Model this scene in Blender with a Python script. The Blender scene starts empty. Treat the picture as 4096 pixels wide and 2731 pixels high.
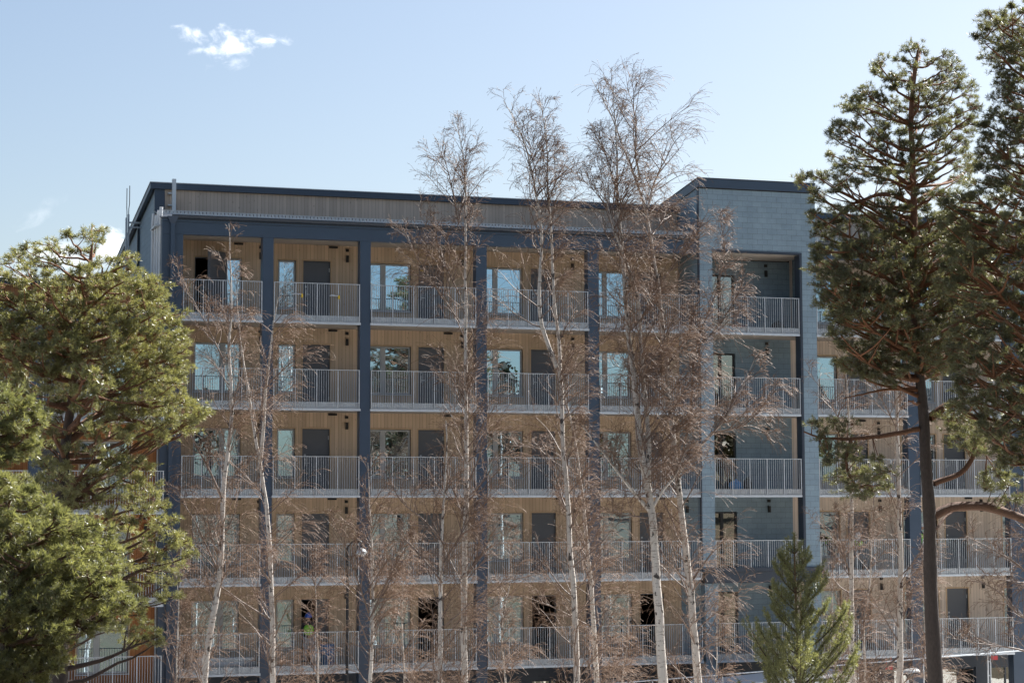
import bpy, math
import numpy as np
R_ = math.radians
C = bpy.context.scene.collection
sc = bpy.context.scene

# ------------------------------------------------------------------ camera model
FPX = 7930.8; TH, PH, RO = R_(17.4244), R_(4.8496), R_(-0.1736); DIST = 67.375; CZ = 9.061
X0 = 8.681857
_R0 = np.array([math.cos(TH), -math.sin(TH), 0]); _F0 = np.array([math.sin(TH), math.cos(TH), 0]); _Z = np.array([0, 0, 1.])
CF = math.cos(PH)*_F0 + math.sin(PH)*_Z; _U0 = -math.sin(PH)*_F0 + math.cos(PH)*_Z
CR = math.cos(RO)*_R0 + math.sin(RO)*_U0; CU = -math.sin(RO)*_R0 + math.cos(RO)*_U0
CP = np.array([-X0, -DIST, CZ])

def at(x, y, Y):
    """point where the sight line of photo pixel (x, y) meets the plane at depth Y"""
    d = CF + CR*(x-2048)/FPX + CU*(1365.5-y)/FPX
    return CP + d*(Y+DIST)/d[1]
K = 4096/2352.
def atd(x, y, Y): return at(x*K, y*K, Y)
def ppm(Y): return FPX/(np.array([0, Y+DIST, 0])@CF)     # photo pixels per metre at depth Y

# ------------------------------------------------------------------ mesh buffer
class MB:
    def __init__(s): s.v=[]; s.n=0; s.f=[]; s.m=[]; s.sm=[]; s.tint=[]
    def add(s, v, f, mat=0, smooth=False, tint=None):
        v=np.asarray(v,dtype=np.float32).reshape(-1,3); f=np.asarray(f,dtype=np.int32)
        s.v.append(v); s.f.append(f+s.n); s.m.append(np.full(len(f),mat,np.int32)); s.sm.append(np.full(len(f),smooth,bool))
        s.tint.append(np.full(len(f),.5,np.float32) if tint is None else np.asarray(tint,np.float32))
        s.n+=len(v); return s
    def box(s,x0,x1,y0,y1,z0,z1,mat=0):
        v=[(x,y,z) for z in (z0,z1) for y in (y0,y1) for x in (x0,x1)]
        f=[(0,2,3,1),(4,5,7,6),(0,1,5,4),(2,6,7,3),(0,4,6,2),(1,3,7,5)]
        return s.add(v,f,mat)
    def quad(s,a,b,c,d,mat=0): return s.add([a,b,c,d],[(0,1,2,3)],mat)
    def tube(s,pts,r,n=8,mat=0,caps=True):
        P=np.asarray(pts,float); r=np.broadcast_to(np.asarray(r,float),(len(P),))
        v,f=tubes(P[None],r[None],n); s.add(v,f,mat,True)
        if caps:
            for i,ring in ((0,v[:n]),(1,v[-n:])):
                c=ring.mean(0); vv=np.vstack([ring,c]); ff=[((k+1)%n,k,n,n) if i==0 else (k,(k+1)%n,n,n) for k in range(n)]
                s.add(vv,[q[:3]+(q[2],) for q in ff] if False else np.array([[q[0],q[1],q[2]] for q in ff]),mat,True)
        return s
    def lathe(s,prof,c=(0,0,0),n=16,mat=0,smooth=True):
        prof=np.asarray(prof,float); k=len(prof); a=np.arange(n)*2*np.pi/n
        v=np.stack([prof[:,None,0]*np.cos(a),prof[:,None,0]*np.sin(a),np.broadcast_to(prof[:,None,1],(k,n))],-1).reshape(-1,3)+np.array(c)
        f=[(i*n+j,i*n+(j+1)%n,(i+1)*n+(j+1)%n,(i+1)*n+j) for i in range(k-1) for j in range(n)]
        return s.add(v,f,mat,smooth)
    def ell(s,c,r,nu=14,nv=9,mat=0,rot=None,noise=0,rng=None):
        t=np.linspace(0,np.pi,nv); a=np.arange(nu)*2*np.pi/nu
        v=np.stack([np.sin(t)[:,None]*np.cos(a),np.sin(t)[:,None]*np.sin(a),np.broadcast_to(np.cos(t)[:,None],(nv,nu))],-1).reshape(-1,3)
        if noise: v=v*(1+rng.normal(0,noise,(len(v),1)))
        v=v*np.array(r)
        if rot is not None: v=v@np.array(rot).T
        f=[(i*nu+j,(i+1)*nu+j,(i+1)*nu+(j+1)%nu,i*nu+(j+1)%nu) for i in range(nv-1) for j in range(nu)]
        return s.add(v+np.array(c),f,mat,True)
    def build(s,name,mats,parent=None,tint=False):
        me=bpy.data.meshes.new(name); V=np.vstack(s.v)
        me.vertices.add(len(V)); me.vertices.foreach_set('co',V.ravel())
        li=np.concatenate([f.ravel() for f in s.f]); cnt=np.concatenate([np.full(len(f),f.shape[1],np.int32) for f in s.f])
        me.loops.add(len(li)); me.loops.foreach_set('vertex_index',li.astype(np.int32))
        me.polygons.add(len(cnt)); st=np.concatenate([[0],np.cumsum(cnt)[:-1]]).astype(np.int32)
        me.polygons.foreach_set('loop_start',st); me.polygons.foreach_set('loop_total',cnt)
        me.polygons.foreach_set('material_index',np.concatenate(s.m)); me.polygons.foreach_set('use_smooth',np.concatenate(s.sm))
        if tint:
            at_=me.attributes.new('tint','FLOAT','FACE'); at_.data.foreach_set('value',np.concatenate(s.tint))
        for m in (mats if isinstance(mats,(list,tuple)) else [mats]): me.materials.append(m)
        me.update(calc_edges=True)
        o=bpy.data.objects.new(name,me); C.objects.link(o)
        if parent is not None: o.parent=parent; o.matrix_parent_inverse=parent.matrix_basis.inverted()
        return o

def nrm(a): return a/np.maximum(np.linalg.norm(a,axis=-1,keepdims=True),1e-9)
def tubes(P,r,n=3):
    """P (N,K,3) polylines, r (N,K) -> verts, quads"""
    N,Kk,_=P.shape
    T=np.empty_like(P); T[:,1:-1]=P[:,2:]-P[:,:-2]; T[:,0]=P[:,1]-P[:,0]; T[:,-1]=P[:,-1]-P[:,-2]; T=nrm(T)
    ref=np.where(np.abs(nrm(P[:,-1]-P[:,0])[:,2:3])>.8,np.array([[1.,0,0]]),np.array([[0,0,1.]]))[:,None]
    A=nrm(np.cross(T,np.broadcast_to(ref,T.shape))); B=np.cross(T,A)
    a=np.arange(n)*2*np.pi/n
    V=P[:,:,None]+r[:,:,None,None]*(A[:,:,None]*np.cos(a)[:,None]+B[:,:,None]*np.sin(a)[:,None])
    base=(np.arange(N)[:,None,None]*Kk+np.arange(Kk-1)[None,:,None])*n
    j=np.arange(n)[None,None]; j2=(j+1)%n
    q=np.stack([base+j,base+j2,base+n+j2,base+n+j],-1).reshape(-1,4)
    return V.reshape(-1,3),q

def thing(name,label,cat,loc=(0,0,0),group=None,rz=0):
    o=bpy.data.objects.new(name,None); C.objects.link(o); o.location=loc; o.rotation_euler=(0,0,rz); o.empty_display_size=.3
    bpy.context.view_layer.update() if False else None
    o['label']=label; o['category']=cat
    if group: o['group']=group
    return o
def tag(o,label,cat,group=None):
    o['label']=label; o['category']=cat
    if group: o['group']=group
    return o

# ------------------------------------------------------------------ materials
def mat(name):
    m=bpy.data.materials.new(name); m.use_nodes=True; nt=m.node_tree; b=nt.nodes['Principled BSDF']; return m,nt,b
def N(nt,t,**kw):
    n=nt.nodes.new(t)
    for k,v in kw.items():
        if k.startswith('i_'): n.inputs[int(k[2:]) if k[2:].isdigit() else k[2:]].default_value=v
        else: setattr(n,k,v)
    return n
def L(nt,a,b): nt.links.new(a,b)
def math_(nt,op,a,b=None,c=None):
    n=nt.nodes.new('ShaderNodeMath'); n.operation=op
    for i,x in enumerate((a,b,c)):
        if x is None: continue
        if isinstance(x,(int,float)): n.inputs[i].default_value=x
        else: nt.links.new(x,n.inputs[i])
    return n.outputs[0]
def ramp(nt,fac,*stops):
    n=nt.nodes.new('ShaderNodeValToRGB'); e=n.color_ramp.elements
    while len(e)<len(stops): e.new(.5)
    for k,(p,c) in enumerate(stops): e[k].position=p; e[k].color=(*c,1) if len(c)==3 else c
    nt.links.new(fac,n.inputs[0]); return n.outputs[0]
def mixc(nt,fac,a,b,mode='MIX'):
    n=nt.nodes.new('ShaderNodeMix'); n.data_type='RGBA'; n.blend_type=mode
    for i,x in ((0,fac),(6,a),(7,b)):
        if isinstance(x,(int,float)): n.inputs[i].default_value=x
        elif isinstance(x,tuple): n.inputs[i].default_value=(*x,1)
        else: nt.links.new(x,n.inputs[i])
    return n.outputs[2]
def objco(nt):
    t=nt.nodes.new('ShaderNodeNewGeometry'); s=nt.nodes.new('ShaderNodeSeparateXYZ'); nt.links.new(t.outputs['Position'],s.inputs[0]); return t.outputs['Position'],s.outputs
def comb(nt,x,y,z):
    n=nt.nodes.new('ShaderNodeCombineXYZ')
    for i,v in enumerate((x,y,z)):
        if isinstance(v,(int,float)): n.inputs[i].default_value=v
        else: nt.links.new(v,n.inputs[i])
    return n.outputs[0]
def noise(nt,vec,scale,detail=4,rough=.6,dim='3D'):
    n=nt.nodes.new('ShaderNodeTexNoise'); n.inputs['Scale'].default_value=scale; n.inputs['Detail'].default_value=detail; n.inputs['Roughness'].default_value=rough
    nt.links.new(vec,n.inputs['Vector']); return n.outputs[0]
def bump(nt,b,h,st,dist=.02):
    n=nt.nodes.new('ShaderNodeBump'); n.inputs['Strength'].default_value=st; n.inputs['Distance'].default_value=dist
    nt.links.new(h,n.inputs['Height']); nt.links.new(n.outputs[0],b.inputs['Normal'])

def m_plain(name,col,rough=.6,metal=0,var=.15,scale=3,spec=.5):
    m,nt,b=mat(name); pos,_=objco(nt)
    n=noise(nt,pos,scale,5)
    c=mixc(nt,n,tuple(max(0,x*(1-var)) for x in col),tuple(min(1,x*(1+var)) for x in col))
    L(nt,c,b.inputs['Base Color']); b.inputs['Roughness'].default_value=rough; b.inputs['Metallic'].default_value=metal; b.inputs['Specular IOR Level'].default_value=spec
    bump(nt,b,noise(nt,pos,40,3),.05,.005)
    return m
def m_wood(name,dark,light,board=.13,knot=.6,weather=.3):
    m,nt,b=mat(name); pos,s=objco(nt)
    u=math_(nt,'DIVIDE',math_(nt,'ADD',s[0],s[1]),board); fl=math_(nt,'FLOOR',u); fr=math_(nt,'SUBTRACT',u,fl)
    w=N(nt,'ShaderNodeTexWhiteNoise',noise_dimensions='1D'); L(nt,fl,w.inputs['W'])
    off=math_(nt,'MULTIPLY',w.outputs[0],37.)
    gv=comb(nt,math_(nt,'MULTIPLY',u,2.2),off,math_(nt,'MULTIPLY',s[2],.55))
    grain=noise(nt,gv,3,5,.7)
    c=mixc(nt,grain,dark,light)
    tv=math_(nt,'MULTIPLY_ADD',w.outputs[0],.26,.87)
    c=mixc(nt,1.,c,comb(nt,tv,tv,tv),'MULTIPLY')
    # knots
    vo=N(nt,'ShaderNodeTexVoronoi'); vo.inputs['Scale'].default_value=1.; vo.inputs['Randomness'].default_value=1
    L(nt,comb(nt,math_(nt,'MULTIPLY',u,1.),off,math_(nt,'MULTIPLY',s[2],2.6)),vo.inputs['Vector'])
    k=ramp(nt,vo.outputs[0],(.04,(1,1,1)),(.13,(0,0,0)))
    c=mixc(nt,math_(nt,'MULTIPLY',k,knot),c,tuple(x*.35 for x in dark))
    # weather streaks of the boards themselves
    st=noise(nt,comb(nt,math_(nt,'MULTIPLY',s[0],.9),0.,math_(nt,'MULTIPLY',s[2],.35)),1.2,4,.7)
    c=mixc(nt,math_(nt,'MULTIPLY',st,weather),c,tuple(x*.55 for x in dark))
    e=math_(nt,'MINIMUM',fr,math_(nt,'SUBTRACT',1.,fr)); g=ramp(nt,e,(.015,(0,0,0)),(.05,(1,1,1)))
    c=mixc(nt,g,tuple(x*.45 for x in dark),c)
    L(nt,c,b.inputs['Base Color']); b.inputs['Roughness'].default_value=.72; b.inputs['Specular IOR Level'].default_value=.25
    bump(nt,b,g,.25,.006); return m
def m_slate(name,c1,c2,mort=(.115,.15,.18),bw=.40,rh=.203):
    m,nt,b=mat(name); pos,s=objco(nt)
    v=comb(nt,math_(nt,'ADD',s[0],s[1]),s[2],0.)
    br=N(nt,'ShaderNodeTexBrick'); L(nt,v,br.inputs['Vector']); br.inputs['Scale'].default_value=1
    br.inputs['Brick Width'].default_value=bw; br.inputs['Row Height'].default_value=rh; br.inputs['Mortar Size'].default_value=.006; br.inputs['Mortar Smooth'].default_value=.2
    br.inputs['Color1'].default_value=(*c1,1); br.inputs['Color2'].default_value=(*c2,1); br.inputs['Mortar'].default_value=(*mort,1); br.offset=.5
    n=noise(nt,pos,2.,6,.65); n2=noise(nt,pos,22,4,.6)
    t=math_(nt,'ADD',math_(nt,'MULTIPLY',n,.5),math_(nt,'MULTIPLY_ADD',n2,.35,.57))
    c=mixc(nt,1.,br.outputs[0],comb(nt,t,t,t),'MULTIPLY')
    L(nt,c,b.inputs['Base Color']); b.inputs['Roughness'].default_value=.55; b.inputs['Specular IOR Level'].default_value=.4
    # overlapping courses: each tile tilts out towards its lower edge
    zf=math_(nt,'FRACT',math_(nt,'DIVIDE',s[2],rh)); h=math_(nt,'ADD',math_(nt,'MULTIPLY',math_(nt,'SUBTRACT',1.,zf),.7),math_(nt,'MULTIPLY',math_(nt,'SUBTRACT',1.,br.outputs[1]),.5))
    bump(nt,b,math_(nt,'ADD',h,math_(nt,'MULTIPLY',n2,.15)),.35,.008); return m
def m_glass(name,refl=.5,tint=(.80,.90,1.)):
    m=bpy.data.materials.new(name); m.use_nodes=True; nt=m.node_tree; nt.nodes.remove(nt.nodes['Principled BSDF'])
    pos,_=objco(nt)
    g=N(nt,'ShaderNodeBsdfGlossy'); g.inputs['Color'].default_value=(*tint,1); g.inputs['Roughness'].default_value=.0
    bp=N(nt,'ShaderNodeBump'); bp.inputs['Strength'].default_value=.06; bp.inputs['Distance'].default_value=.02; L(nt,noise(nt,pos,1.6,2,.4),bp.inputs['Height']); L(nt,bp.outputs[0],g.inputs['Normal'])
    t=N(nt,'ShaderNodeBsdfTransparent'); t.inputs['Color'].default_value=(.72,.78,.76,1)
    fr=N(nt,'ShaderNodeFresnel'); fr.inputs['IOR'].default_value=1.5
    fac=math_(nt,'ADD',math_(nt,'MULTIPLY',fr.outputs[0],.8),refl)
    x=N(nt,'ShaderNodeMixShader'); L(nt,fac,x.inputs[0]); L(nt,t.outputs[0],x.inputs[1]); L(nt,g.outputs[0],x.inputs[2])
    L(nt,x.outputs[0],nt.nodes['Material Output'].inputs['Surface']); return m
def m_needle(name,c1,c2,tr=.3):
    m,nt,b=mat(name)
    a=N(nt,'ShaderNodeAttribute',attribute_name='tint')
    c=ramp(nt,a.outputs['Fac'],(0,c1),(1,c2))
    L(nt,c,b.inputs['Base Color']); b.inputs['Roughness'].default_value=.38; b.inputs['Specular IOR Level'].default_value=.65
    t=N(nt,'ShaderNodeBsdfTranslucent'); L(nt,mixc(nt,1.,c,(1.5,1.5,.8),'MULTIPLY'),t.inputs['Color'])
    x=N(nt,'ShaderNodeMixShader'); x.inputs[0].default_value=tr; L(nt,b.outputs[0],x.inputs[1]); L(nt,t.outputs[0],x.inputs[2])
    L(nt,x.outputs[0],nt.nodes['Material Output'].inputs['Surface']); return m
def m_birch(name):
    m,nt,b=mat(name); pos,s=objco(nt)
    v=comb(nt,math_(nt,'MULTIPLY',s[0],5.),math_(nt,'MULTIPLY',s[1],5.),math_(nt,'MULTIPLY',s[2],26.))
    n=noise(nt,v,1.,4,.6); n2=noise(nt,comb(nt,math_(nt,'MULTIPLY',s[0],7.),math_(nt,'MULTIPLY',s[1],7.),math_(nt,'MULTIPLY',s[2],4.5)),1.,3,.55); n3=noise(nt,pos,.9,3)
    base=mixc(nt,n3,(.47,.43,.39),(.62,.58,.53))
    c=mixc(nt,ramp(nt,n,(.58,(0,0,0)),(.68,(1,1,1))),base,(.10,.075,.06))
    c=mixc(nt,ramp(nt,n2,(.60,(0,0,0)),(.64,(1,1,1))),c,(.05,.042,.04))
    L(nt,c,b.inputs['Base Color']); b.inputs['Roughness'].default_value=.6; bump(nt,b,n,.3,.01); return m
def m_bark(name,lo,hi,z0,z1,sc_=9):
    m,nt,b=mat(name); pos,s=objco(nt)
    v=comb(nt,math_(nt,'MULTIPLY',s[0],2.2),math_(nt,'MULTIPLY',s[1],2.2),math_(nt,'MULTIPLY',s[2],.8))
    n=noise(nt,v,sc_,6,.7); n2=noise(nt,pos,1.1,3)
    f=N(nt,'ShaderNodeMapRange'); L(nt,math_(nt,'ADD',s[2],math_(nt,'MULTIPLY',n2,1.5)),f.inputs[0]); f.inputs[1].default_value=z0; f.inputs[2].default_value=z1
    c=mixc(nt,f.outputs[0],lo,hi); t=math_(nt,'MULTIPLY_ADD',n,1.5,.25)
    L(nt,mixc(nt,1.,c,comb(nt,t,t,t),'MULTIPLY'),b.inputs['Base Color']); b.inputs['Roughness'].default_value=.85; bump(nt,b,n,.9,.03); return m
def m_corr(name):
    m=m_plain(name,(.52,.55,.58),.42,.55,.18,9); return m

M=dict(
 blue=m_plain('painted steel blue grey',(.040,.064,.102),.38,0,.12,2.5),
 bluedark=m_plain('painted steel dark',(.030,.042,.062),.45,0,.15,3),
 wood=m_wood('larch boards',(.54,.40,.28),(.74,.58,.43)),
 band=m_wood('weathered boards',(.50,.41,.335),(.70,.585,.49),.13,.9,.45),
 pale=m_wood('pale larch boards',(.56,.46,.38),(.74,.64,.55),.13,.4,.2),
 orange=m_wood('orange stained boards',(.30,.12,.045),(.48,.21,.085),.13,.5,.3),
 trim=m_plain('wood casing',(.52,.38,.25),.7,0,.2,6),
 slate=m_slate('slate shingles',(.19,.265,.325),(.215,.295,.355)),
 concrete=m_plain('concrete soffit',(.36,.32,.28),.85,0,.2,2),
 galv=m_plain('galvanised steel',(.50,.53,.56),.45,.45,.15,8),
 galv2=m_corr('corrugated galvanised steel'),
 lip=m_plain('zinc edge',(.55,.60,.65),.4,.3,.1,4),
 roof=m_plain('roof felt',(.05,.055,.06),.8,0,.2,3),
 frame=m_plain('aluminium window frame',(.42,.43,.43),.5,.1,.06,4),
 doorgrey=m_plain('door grey',(.11,.12,.138),.5,0,.08,3),
 black=m_plain('black metal',(.012,.012,.013),.5,0,.1,5),
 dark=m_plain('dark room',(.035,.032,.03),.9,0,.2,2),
 white=m_plain('white plastic',(.72,.74,.76),.45,0,.05,5),
 yellow=m_plain('yellow plastic',(.60,.40,.02),.5,0,.05,5),
 glass=m_glass('coated window glass',.70,(.60,.82,1.)),
 glass2=m_glass('balcony door glass',.26,(.95,.93,.9)),
 birch=m_birch('birch bark'),
 limb=m_plain('birch branch bark',(.17,.12,.095),.55,0,.35,6),
 twig=m_plain('birch twig',(.185,.115,.075),.6,0,.35,5,.35),
)

# ------------------------------------------------------------------ ground
def smooth(a,b,x):
    t=np.clip((x-a)/(b-a),0,1); return t*t*(3-2*t)
def gz(x,y):
    return 7.0*smooth(-36,-64,y)+2.4*smooth(-64,-120,y)+.25*np.sin(x*.21+y*.13)*smooth(-20,-30,y)
def ground():
    gx=np.concatenate([np.linspace(-900,-90,10),np.linspace(-80,110,64),np.linspace(120,900,10)])
    gy=np.concatenate([np.linspace(-900,-150,10),np.linspace(-140,40,70),np.linspace(60,1500,12)])
    X,Y=np.meshgrid(gx,gy); V=np.stack([X,Y,gz(X,Y)],-1).reshape(-1,3); nx=len(gx); ny=len(gy)
    i,j=np.meshgrid(np.arange(nx-1),np.arange(ny-1)); b=(j*nx+i).ravel()
    m,nt,bb=mat('ground turf and leaf litter'); pos,_=objco(nt)
    n=noise(nt,pos,.35,6,.65); n2=noise(nt,pos,4,5,.7)
    c=ramp(nt,math_(nt,'MULTIPLY_ADD',n2,.5,math_(nt,'MULTIPLY',n,.5)),(.3,(.035,.028,.018)),(.5,(.075,.058,.036)),(.68,(.05,.052,.025)))
    L(nt,c,bb.inputs['Base Color']); bb.inputs['Roughness'].default_value=.95; bump(nt,bb,n2,.6,.05)
    o=MB().add(V,np.stack([b,b+1,b+nx+1,b+nx],-1),0,True).build('ground',m); o['kind']='structure'
    # unseen yard before the block, pale gravel added to bounce sunlight onto the facade
    y=MB().box(-45,70,-34,1.9,-.1,.03).build('bounce_gravel',m_plain('pale bounce gravel',(.60,.58,.55),.9,0,.15,1.5)); y['kind']='structure'
ground()

# ------------------------------------------------------------------ building
def wall_holes(mb,x0,x1,z0,z1,y,holes,mat=0,thick=.0):
    xs=sorted({x0,x1}|{h[0] for h in holes}|{h[1] for h in holes}); zs=sorted({z0,z1}|{h[2] for h in holes}|{h[3] for h in holes})
    xs=[x for x in xs if x0<=x<=x1]; zs=[z for z in zs if z0<=z<=z1]
    for a,b in zip(xs,xs[1:]):
        for c,d in zip(zs,zs[1:]):
            mx,mz=(a+b)/2,(c+d)/2
            if any(h[0]<mx<h[1] and h[2]<mz<h[3] for h in holes): continue
            mb.quad((a,y,c),(b,y,c),(b,y,d),(a,y,d),mat)
    for h in holes:      # reveals
        a,b,c,d=h[:4]
        mb.quad((a,y,c),(a,y,d),(a,y+.22,d),(a,y+.22,c),mat); mb.quad((b,y,c),(b,y+.22,c),(b,y+.22,d),(b,y,d),mat)
        mb.quad((a,y,d),(b,y,d),(b,y+.22,d),(a,y+.22,d),mat); mb.quad((a,y,c),(a,y+.22,c),(b,y+.22,c),(b,y,c),mat)

def window(par,x0,x1,z0,z1,y,splits=(),casing=True,fmat='frame',gmat='glass',name='window'):
    f=MB(); t=.055; a,b,c,d=x0+.012,x1-.012,z0+.012,z1-.012
    f.box(a,b,y+.06,y+.13,c,c+t); f.box(a,b,y+.06,y+.13,d-t,d); f.box(a,a+t,y+.06,y+.13,c+t,d-t); f.box(b-t,b,y+.06,y+.13,c+t,d-t)
    edges=[a+t]
    for (m0,m1) in splits: f.box(m0,m1,y+.058,y+.13,c+t,d-t); edges+=[m0,m1]
    edges.append(b-t)
    if casing:
        w=.05; f.box(x0-w,x0,y-.02,y+.05,z0-w,z1+w,1); f.box(x1,x1+w,y-.02,y+.05,z0-w,z1+w,1); f.box(x0,x1,y-.02,y+.05,z1,z1+w,1)
    o=f.build(name,[M[fmat],M['trim']],par)
    for k in range(0,len(edges),2):
        MB().box(edges[k]-.005,edges[k+1]+.005,y+.095,y+.105,c+t-.005,d-t+.005).build('pane',M[gmat],o)
    if name=='window': MB().box(x0-.03,x1+.03,y-.05,y+.055,z0-.035,z0-.002).build('sill',M['galv'],o)
    return o
def door(par,x0,x1,z0,z1,y,leaf=True,casing='trim'):
    f=MB(); w=.05
    f.box(x0-w,x0,y-.02,y+.05,z0,z1+w,1); f.box(x1,x1+w,y-.02,y+.05,z0,z1+w,1); f.box(x0,x1,y-.02,y+.05,z1,z1+w,1)
    f.box(x0,x0+.035,y+.05,y+.12,z0,z1,0); f.box(x1-.035,x1,y+.05,y+.12,z0,z1,0); f.box(x0+.035,x1-.035,y+.05,y+.12,z1-.035,z1,0)
    if leaf: f.box(x0+.04,x1-.04,y+.07,y+.12,z0+.02,z1-.04,0)
    o=f.build('door',[M['doorgrey'],M[casing]],par)
    if leaf:
        h=MB(); hx=x0+.11; h.box(hx-.02,hx+.02,y+.045,y+.07,z0+.95,z0+1.2); h.box(hx-.02,hx+.13,y+.0,y+.02,z0+1.02,z0+1.045); h.box(hx-.012,hx+.012,y+.02,y+.07,z0+1.02,z0+1.045); h.box(hx-.03,hx+.03,y+.05,y+.07,z0+1.28,z0+1.34)
        h.build('handle',M['galv'],o)
        g=MB(); g.box(x1-.045,x1-.015,y+.035,y+.07,z1-.38,z1-.24); g.box(x1-.045,x1-.015,y+.035,y+.07,z0+.25,z0+.39); g.build('hinge',M['galv'],o)
    return o
def balcony(par,xa,xb,y0,zl,floor_xa,floor_xb,depth=2.0,plain=False):
    s=MB(); s.box(xa,xb,y0+.03,y0+.42,zl+.03,zl+.2); s.box(floor_xa,floor_xb,y0+.42,y0+depth-.004,zl+.03,zl+.2)
    o=s.build('balcony_slab',M['concrete'],par)
    e=MB(); e.box(xa-.02 if not plain else xa,xb+.02 if not plain else xb,y0-.06,y0+.03,zl,zl+.075); e.build('edge_profile',M['lip'],o)
    n=int((xb-xa)/.035); xs=np.linspace(xa+.015,xb-.015,n); ys=y0+np.where(np.arange(n)%2,.0,-.014)
    v=np.concatenate([np.stack([xs,ys,np.full(n,zl+.077)],-1),np.stack([xs,ys,np.full(n,zl+.30)],-1)])
    k=MB(); k.add(v,[(i,i+1,n+i+1,n+i) for i in range(n-1)]); k.box(xa+.015,xb-.015,y0+.004,y0+.02,zl+.077,zl+.30); k.build('kick_plate',M['galv2'],o)
    r=MB(); L_=xb-xa; npn=max(2,round(L_/.74)); px=np.linspace(xa+.03,xb-.03,npn+1)
    r.box(xa+.01,xb-.01,y0-.055,y0-.015,zl+1.40,zl+1.425)
    for x in px: r.box(x-.018,x+.018,y0-.052,y0-.018,zl+.08,zl+1.40)
    for a,b in zip(px,px[1:]):
        m=max(3,round((b-a)/.085)); st=(b-a)/m
        for i in range(1,m): r.box(a+i*st-.006,a+i*st+.006,y0-.045,y0-.025,zl+.10,zl+1.40)
        r.box(a+.018,b-.018,y0-.045,y0-.025,zl+.085,zl+.10)
    r.build('railing',M['galv'],o)
    return o
def lamp_parts(par,x,y,zl,ceil=None,upper=True):
    l=MB(); l.box(x-.045,x+.045,y-.10,y-.015,zl+2.44,zl+2.68); l.box(x-.02,x+.02,y-.03,y-.002,zl+2.48,zl+2.64); l.build('wall_lamp',M['black'],par)
    if upper:
        u=MB(); u.box(x-.055,x+.055,y-.06,y-.002,zl+2.82,zl+2.92); u.build('junction_box',M['black'],par)

FRONT=0.0; WALL=2.0
bld=thing('apartment_building','five storey apartment block with larch boarded galleries and a slate clad tower','building',(0,0,0))
BAYS=[(0.72,3.46),(3.84,6.90),(7.28,11.13),(11.53,15.36),(15.78,19.70)]
RB=[(24.44,28.22),(28.71,32.55),(33.15,37.0)]
lev=lambda k:3*k+.5
# openings per bay: windows (x0,x1,splits), doors
WIN={0:[(1.41,3.08,[(2.33,2.53)])],1:[(4.37,5.02,[])],2:[(7.50,9.25,[(8.13,8.32)])],3:[(11.74,13.50,[(12.37,12.56)])],4:[(15.98,17.74,[(16.66,16.84)])],
     5:[(24.62,26.28,[(25.12,25.30)])],6:[(29.02,30.50,[(29.6,29.78)])],7:[(33.4,35.0,[(34.0,34.2)])]}
DOOR={1:(5.28,6.27),2:(9.53,10.50),3:(13.82,14.76),4:(18.05,19.00),5:(26.62,27.55),6:(30.87,31.80),7:(35.3,36.2)}
LAMP={0:3.74,1:6.90-.02,2:11.19-.02,3:15.45,4:19.95,5:28.02,6:32.86-.4,7:36.6}
VENT={0:2.95,1:6.37,2:10.65,3:14.93,4:18.9,5:27.3,6:31.9}
holes_w=[];holes_p=[]
def nz(k): return (lev(k)+.72,lev(k)+2.45),(lev(k)+.21,lev(k)+2.45)
for k in range(1,6):
    (wz0,wz1),(dz0,dz1)=nz(k)
    for bay,ws in WIN.items():
        H=holes_w if bay<5 else holes_p
        if bay==0 and k==5:
            H.append((1.41,2.05,dz0,dz1)); H.append((2.50,3.08,wz0,wz1)); continue
        for (a,b,_) in ws: H.append((a,b,wz0,wz1))
    for bay,(a,b) in DOOR.items(): (holes_w if bay<5 else holes_p).append((a,b,dz0,dz1))
w=MB()
wall_holes(w,0.0,19.70,3.4,19.40,WALL,holes_w)
w.build('wall',M['wood'],bld)['label']='warm brown vertical larch boarding behind the galleries'
w=MB(); wall_holes(w,24.32,37.0,3.4,19.40,WALL,holes_p); w.build('wall',M['pale'],bld)['label']='paler boarding right of the slate tower'
sl=[]
for k in range(1,6): sl.append((20.98,22.00,lev(k)+.21,lev(k)+2.47))
w=MB(); wall_holes(w,19.70,24.32,3.4,18.53,WALL-.012,sl); w.build('tower_back_wall',M['slate'],bld)['label']='slate clad recess wall in the tower'
# ground floor wall
g=MB(); gh=[(x,x+1.5,.3,2.9) for x in np.arange(1.2,36,2.1)]
wall_holes(g,0.0,37.0,0,3.4,WALL+.05,gh); g.build('ground_floor_wall',M['bluedark'],bld)
for (a,b,c,d) in gh: window(bld,a,b,c,d,WALL+.05,[(a+.72,a+.78)],False,'bluedark','glass2','shopfront_window')
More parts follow.
